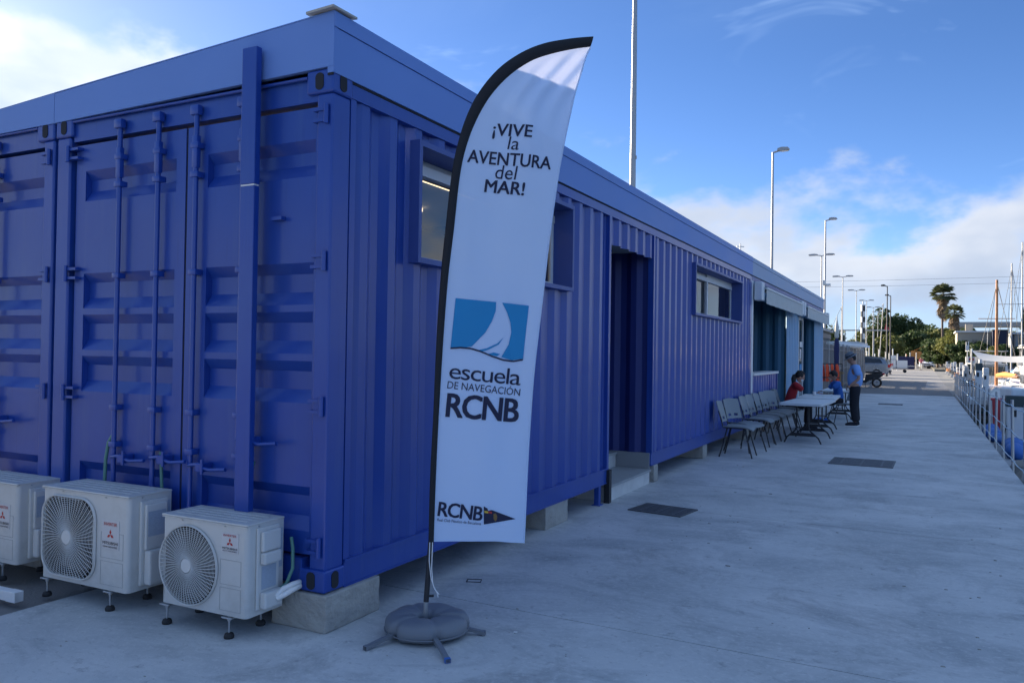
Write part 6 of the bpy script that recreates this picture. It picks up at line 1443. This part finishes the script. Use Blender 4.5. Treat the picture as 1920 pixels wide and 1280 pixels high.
BU = [(6.6, 119, 5.0, 2.7, 'leaf_olive', 'round sunlit bush below the two palms'), (4.6, 122, 3.9, 2.0, 'leaf_dark', 'dark shrub right beside the white van'), (9.2, 118, 3.9, 2.0, 'leaf_dark', 'dark shrub in front of the tan building'), (8.0, 114.5, 2.8, 1.8, 'leaf_olive', 'low shrub at the foot of the round bush'), (11.5, 107, 3.0, 1.8, 'leaf_dark', 'low dark shrub in front of the navy block'), (7.2, 109, 3.5, 1.7, 'leaf_dark', 'dark shrub hiding the left foot of the tan building'), (8.9, 107.5, 3.3, 1.7, 'leaf_dark', 'dark shrub hiding the right foot of the tan building'), (10.3, 106, 2.7, 1.5, 'leaf_olive', 'olive shrub below the navy block')]
for i, (x, y, h, w_, m, lbl) in enumerate(BU): tree((x, y, .2), h, lob(h, w_, 8, 60+i, .8, .25), 4600, .19, m, lbl, 80+i, 'shrub', .12, 'shrubs on the far bank')
cf = empty('conifer', (18.4, 160, .2), 0, 'dark pointed conifer at the right picture edge', 'tree')
MB().tube([(0, 0, 0), (0, 0, 10.4)], [.25, .03], 8).build('trunk', 'bark', cf)
rn = random.Random(3); vs = []; fs = []
for k in range(3600):
    t = rn.random()**.8; z = 1.5+9.0*t; R_ = 2.1*(1-t)+.08; R_ *= .75+.25*math.sin(z*6.5); a = rn.uniform(0, 6.283); q = R_*rn.random()**.4; p = Vector((q*math.cos(a), q*math.sin(a), z-.25*q)); d = Vector((math.cos(a), math.sin(a), -.3)); s = Vector((-math.sin(a), math.cos(a), 0)); i = len(vs); vs += [p-d*.22, p+s*.10, p+d*.22, p-s*.10]; fs.append((i, i+1, i+2, i+3))
MB().add(vs, fs).build('crown', 'leaf_fir', cf)
def palm(loc, h, crown_r, skirt, label, seed, trunk_r):
    rn = random.Random(seed); r = empty('palm_tree', loc, 0, label, 'palm', 'fan palms')
    MB().tube([(0, 0, 0), (.06, 0, h*.4), (.02, .05, h*.75), (.15, 0, h)], [trunk_r*1.25, trunk_r, trunk_r*.85, trunk_r*.9], 10).build('trunk', 'bark', r)
    for part, n, m, lo, hi in (('crown', 85, 'leaf_palm', -30, 85), ('dead_fronds', skirt, 'skirt', -84, -40)):
        b = MB()
        for i in range(n):
            a = rn.uniform(0, 6.283); e = rad(rn.uniform(lo, hi)); d = Vector((math.cos(a)*math.cos(e), math.sin(a)*math.cos(e), math.sin(e)))
            base = Vector((.15, 0, h-(rn.random()*crown_r*1.3 if part != 'crown' else -.1))); st = crown_r*rn.uniform(.35, .55) if part == 'crown' else crown_r*rn.uniform(.1, .3)
            tip = base+d*st-Vector((0, 0, .12*st)); s = d.cross(Vector((0, 0, 1)));  s = s.normalized() if s.length > .05 else Vector((1, 0, 0)); nrm = s.cross(d).normalized()
            b.add([base-s*.02, base+s*.02, tip+s*.015, tip-s*.015], [(0, 1, 2, 3)])
            for k in range(9):                            # fan of blade fingers
                t = -1.15+2.3*k/8; f = (d*math.cos(t)+s*math.sin(t)).normalized(); L_ = crown_r*rn.uniform(.42, .58)*(1-.25*abs(t)/1.15); w_ = .065*crown_r
                m1 = tip+f*L_*.6-nrm*.02; e1 = tip+f*L_-Vector((0, 0, .22*L_)); q = (s*math.cos(t)-d*math.sin(t))*w_
                b.add([tip, m1-q, e1, m1+q], [(0, 1, 2, 3)])
        b.build(part, m, r)
    return r
palm((5.45, 140, .2), 11.5, 2.15, 40, 'tall slim fan palm, the higher of the two', 5, .17); palm((6.72, 130, .2), 7.9, 1.65, 110, 'shorter fan palm with a thick skirt of dead fronds', 8, .30)
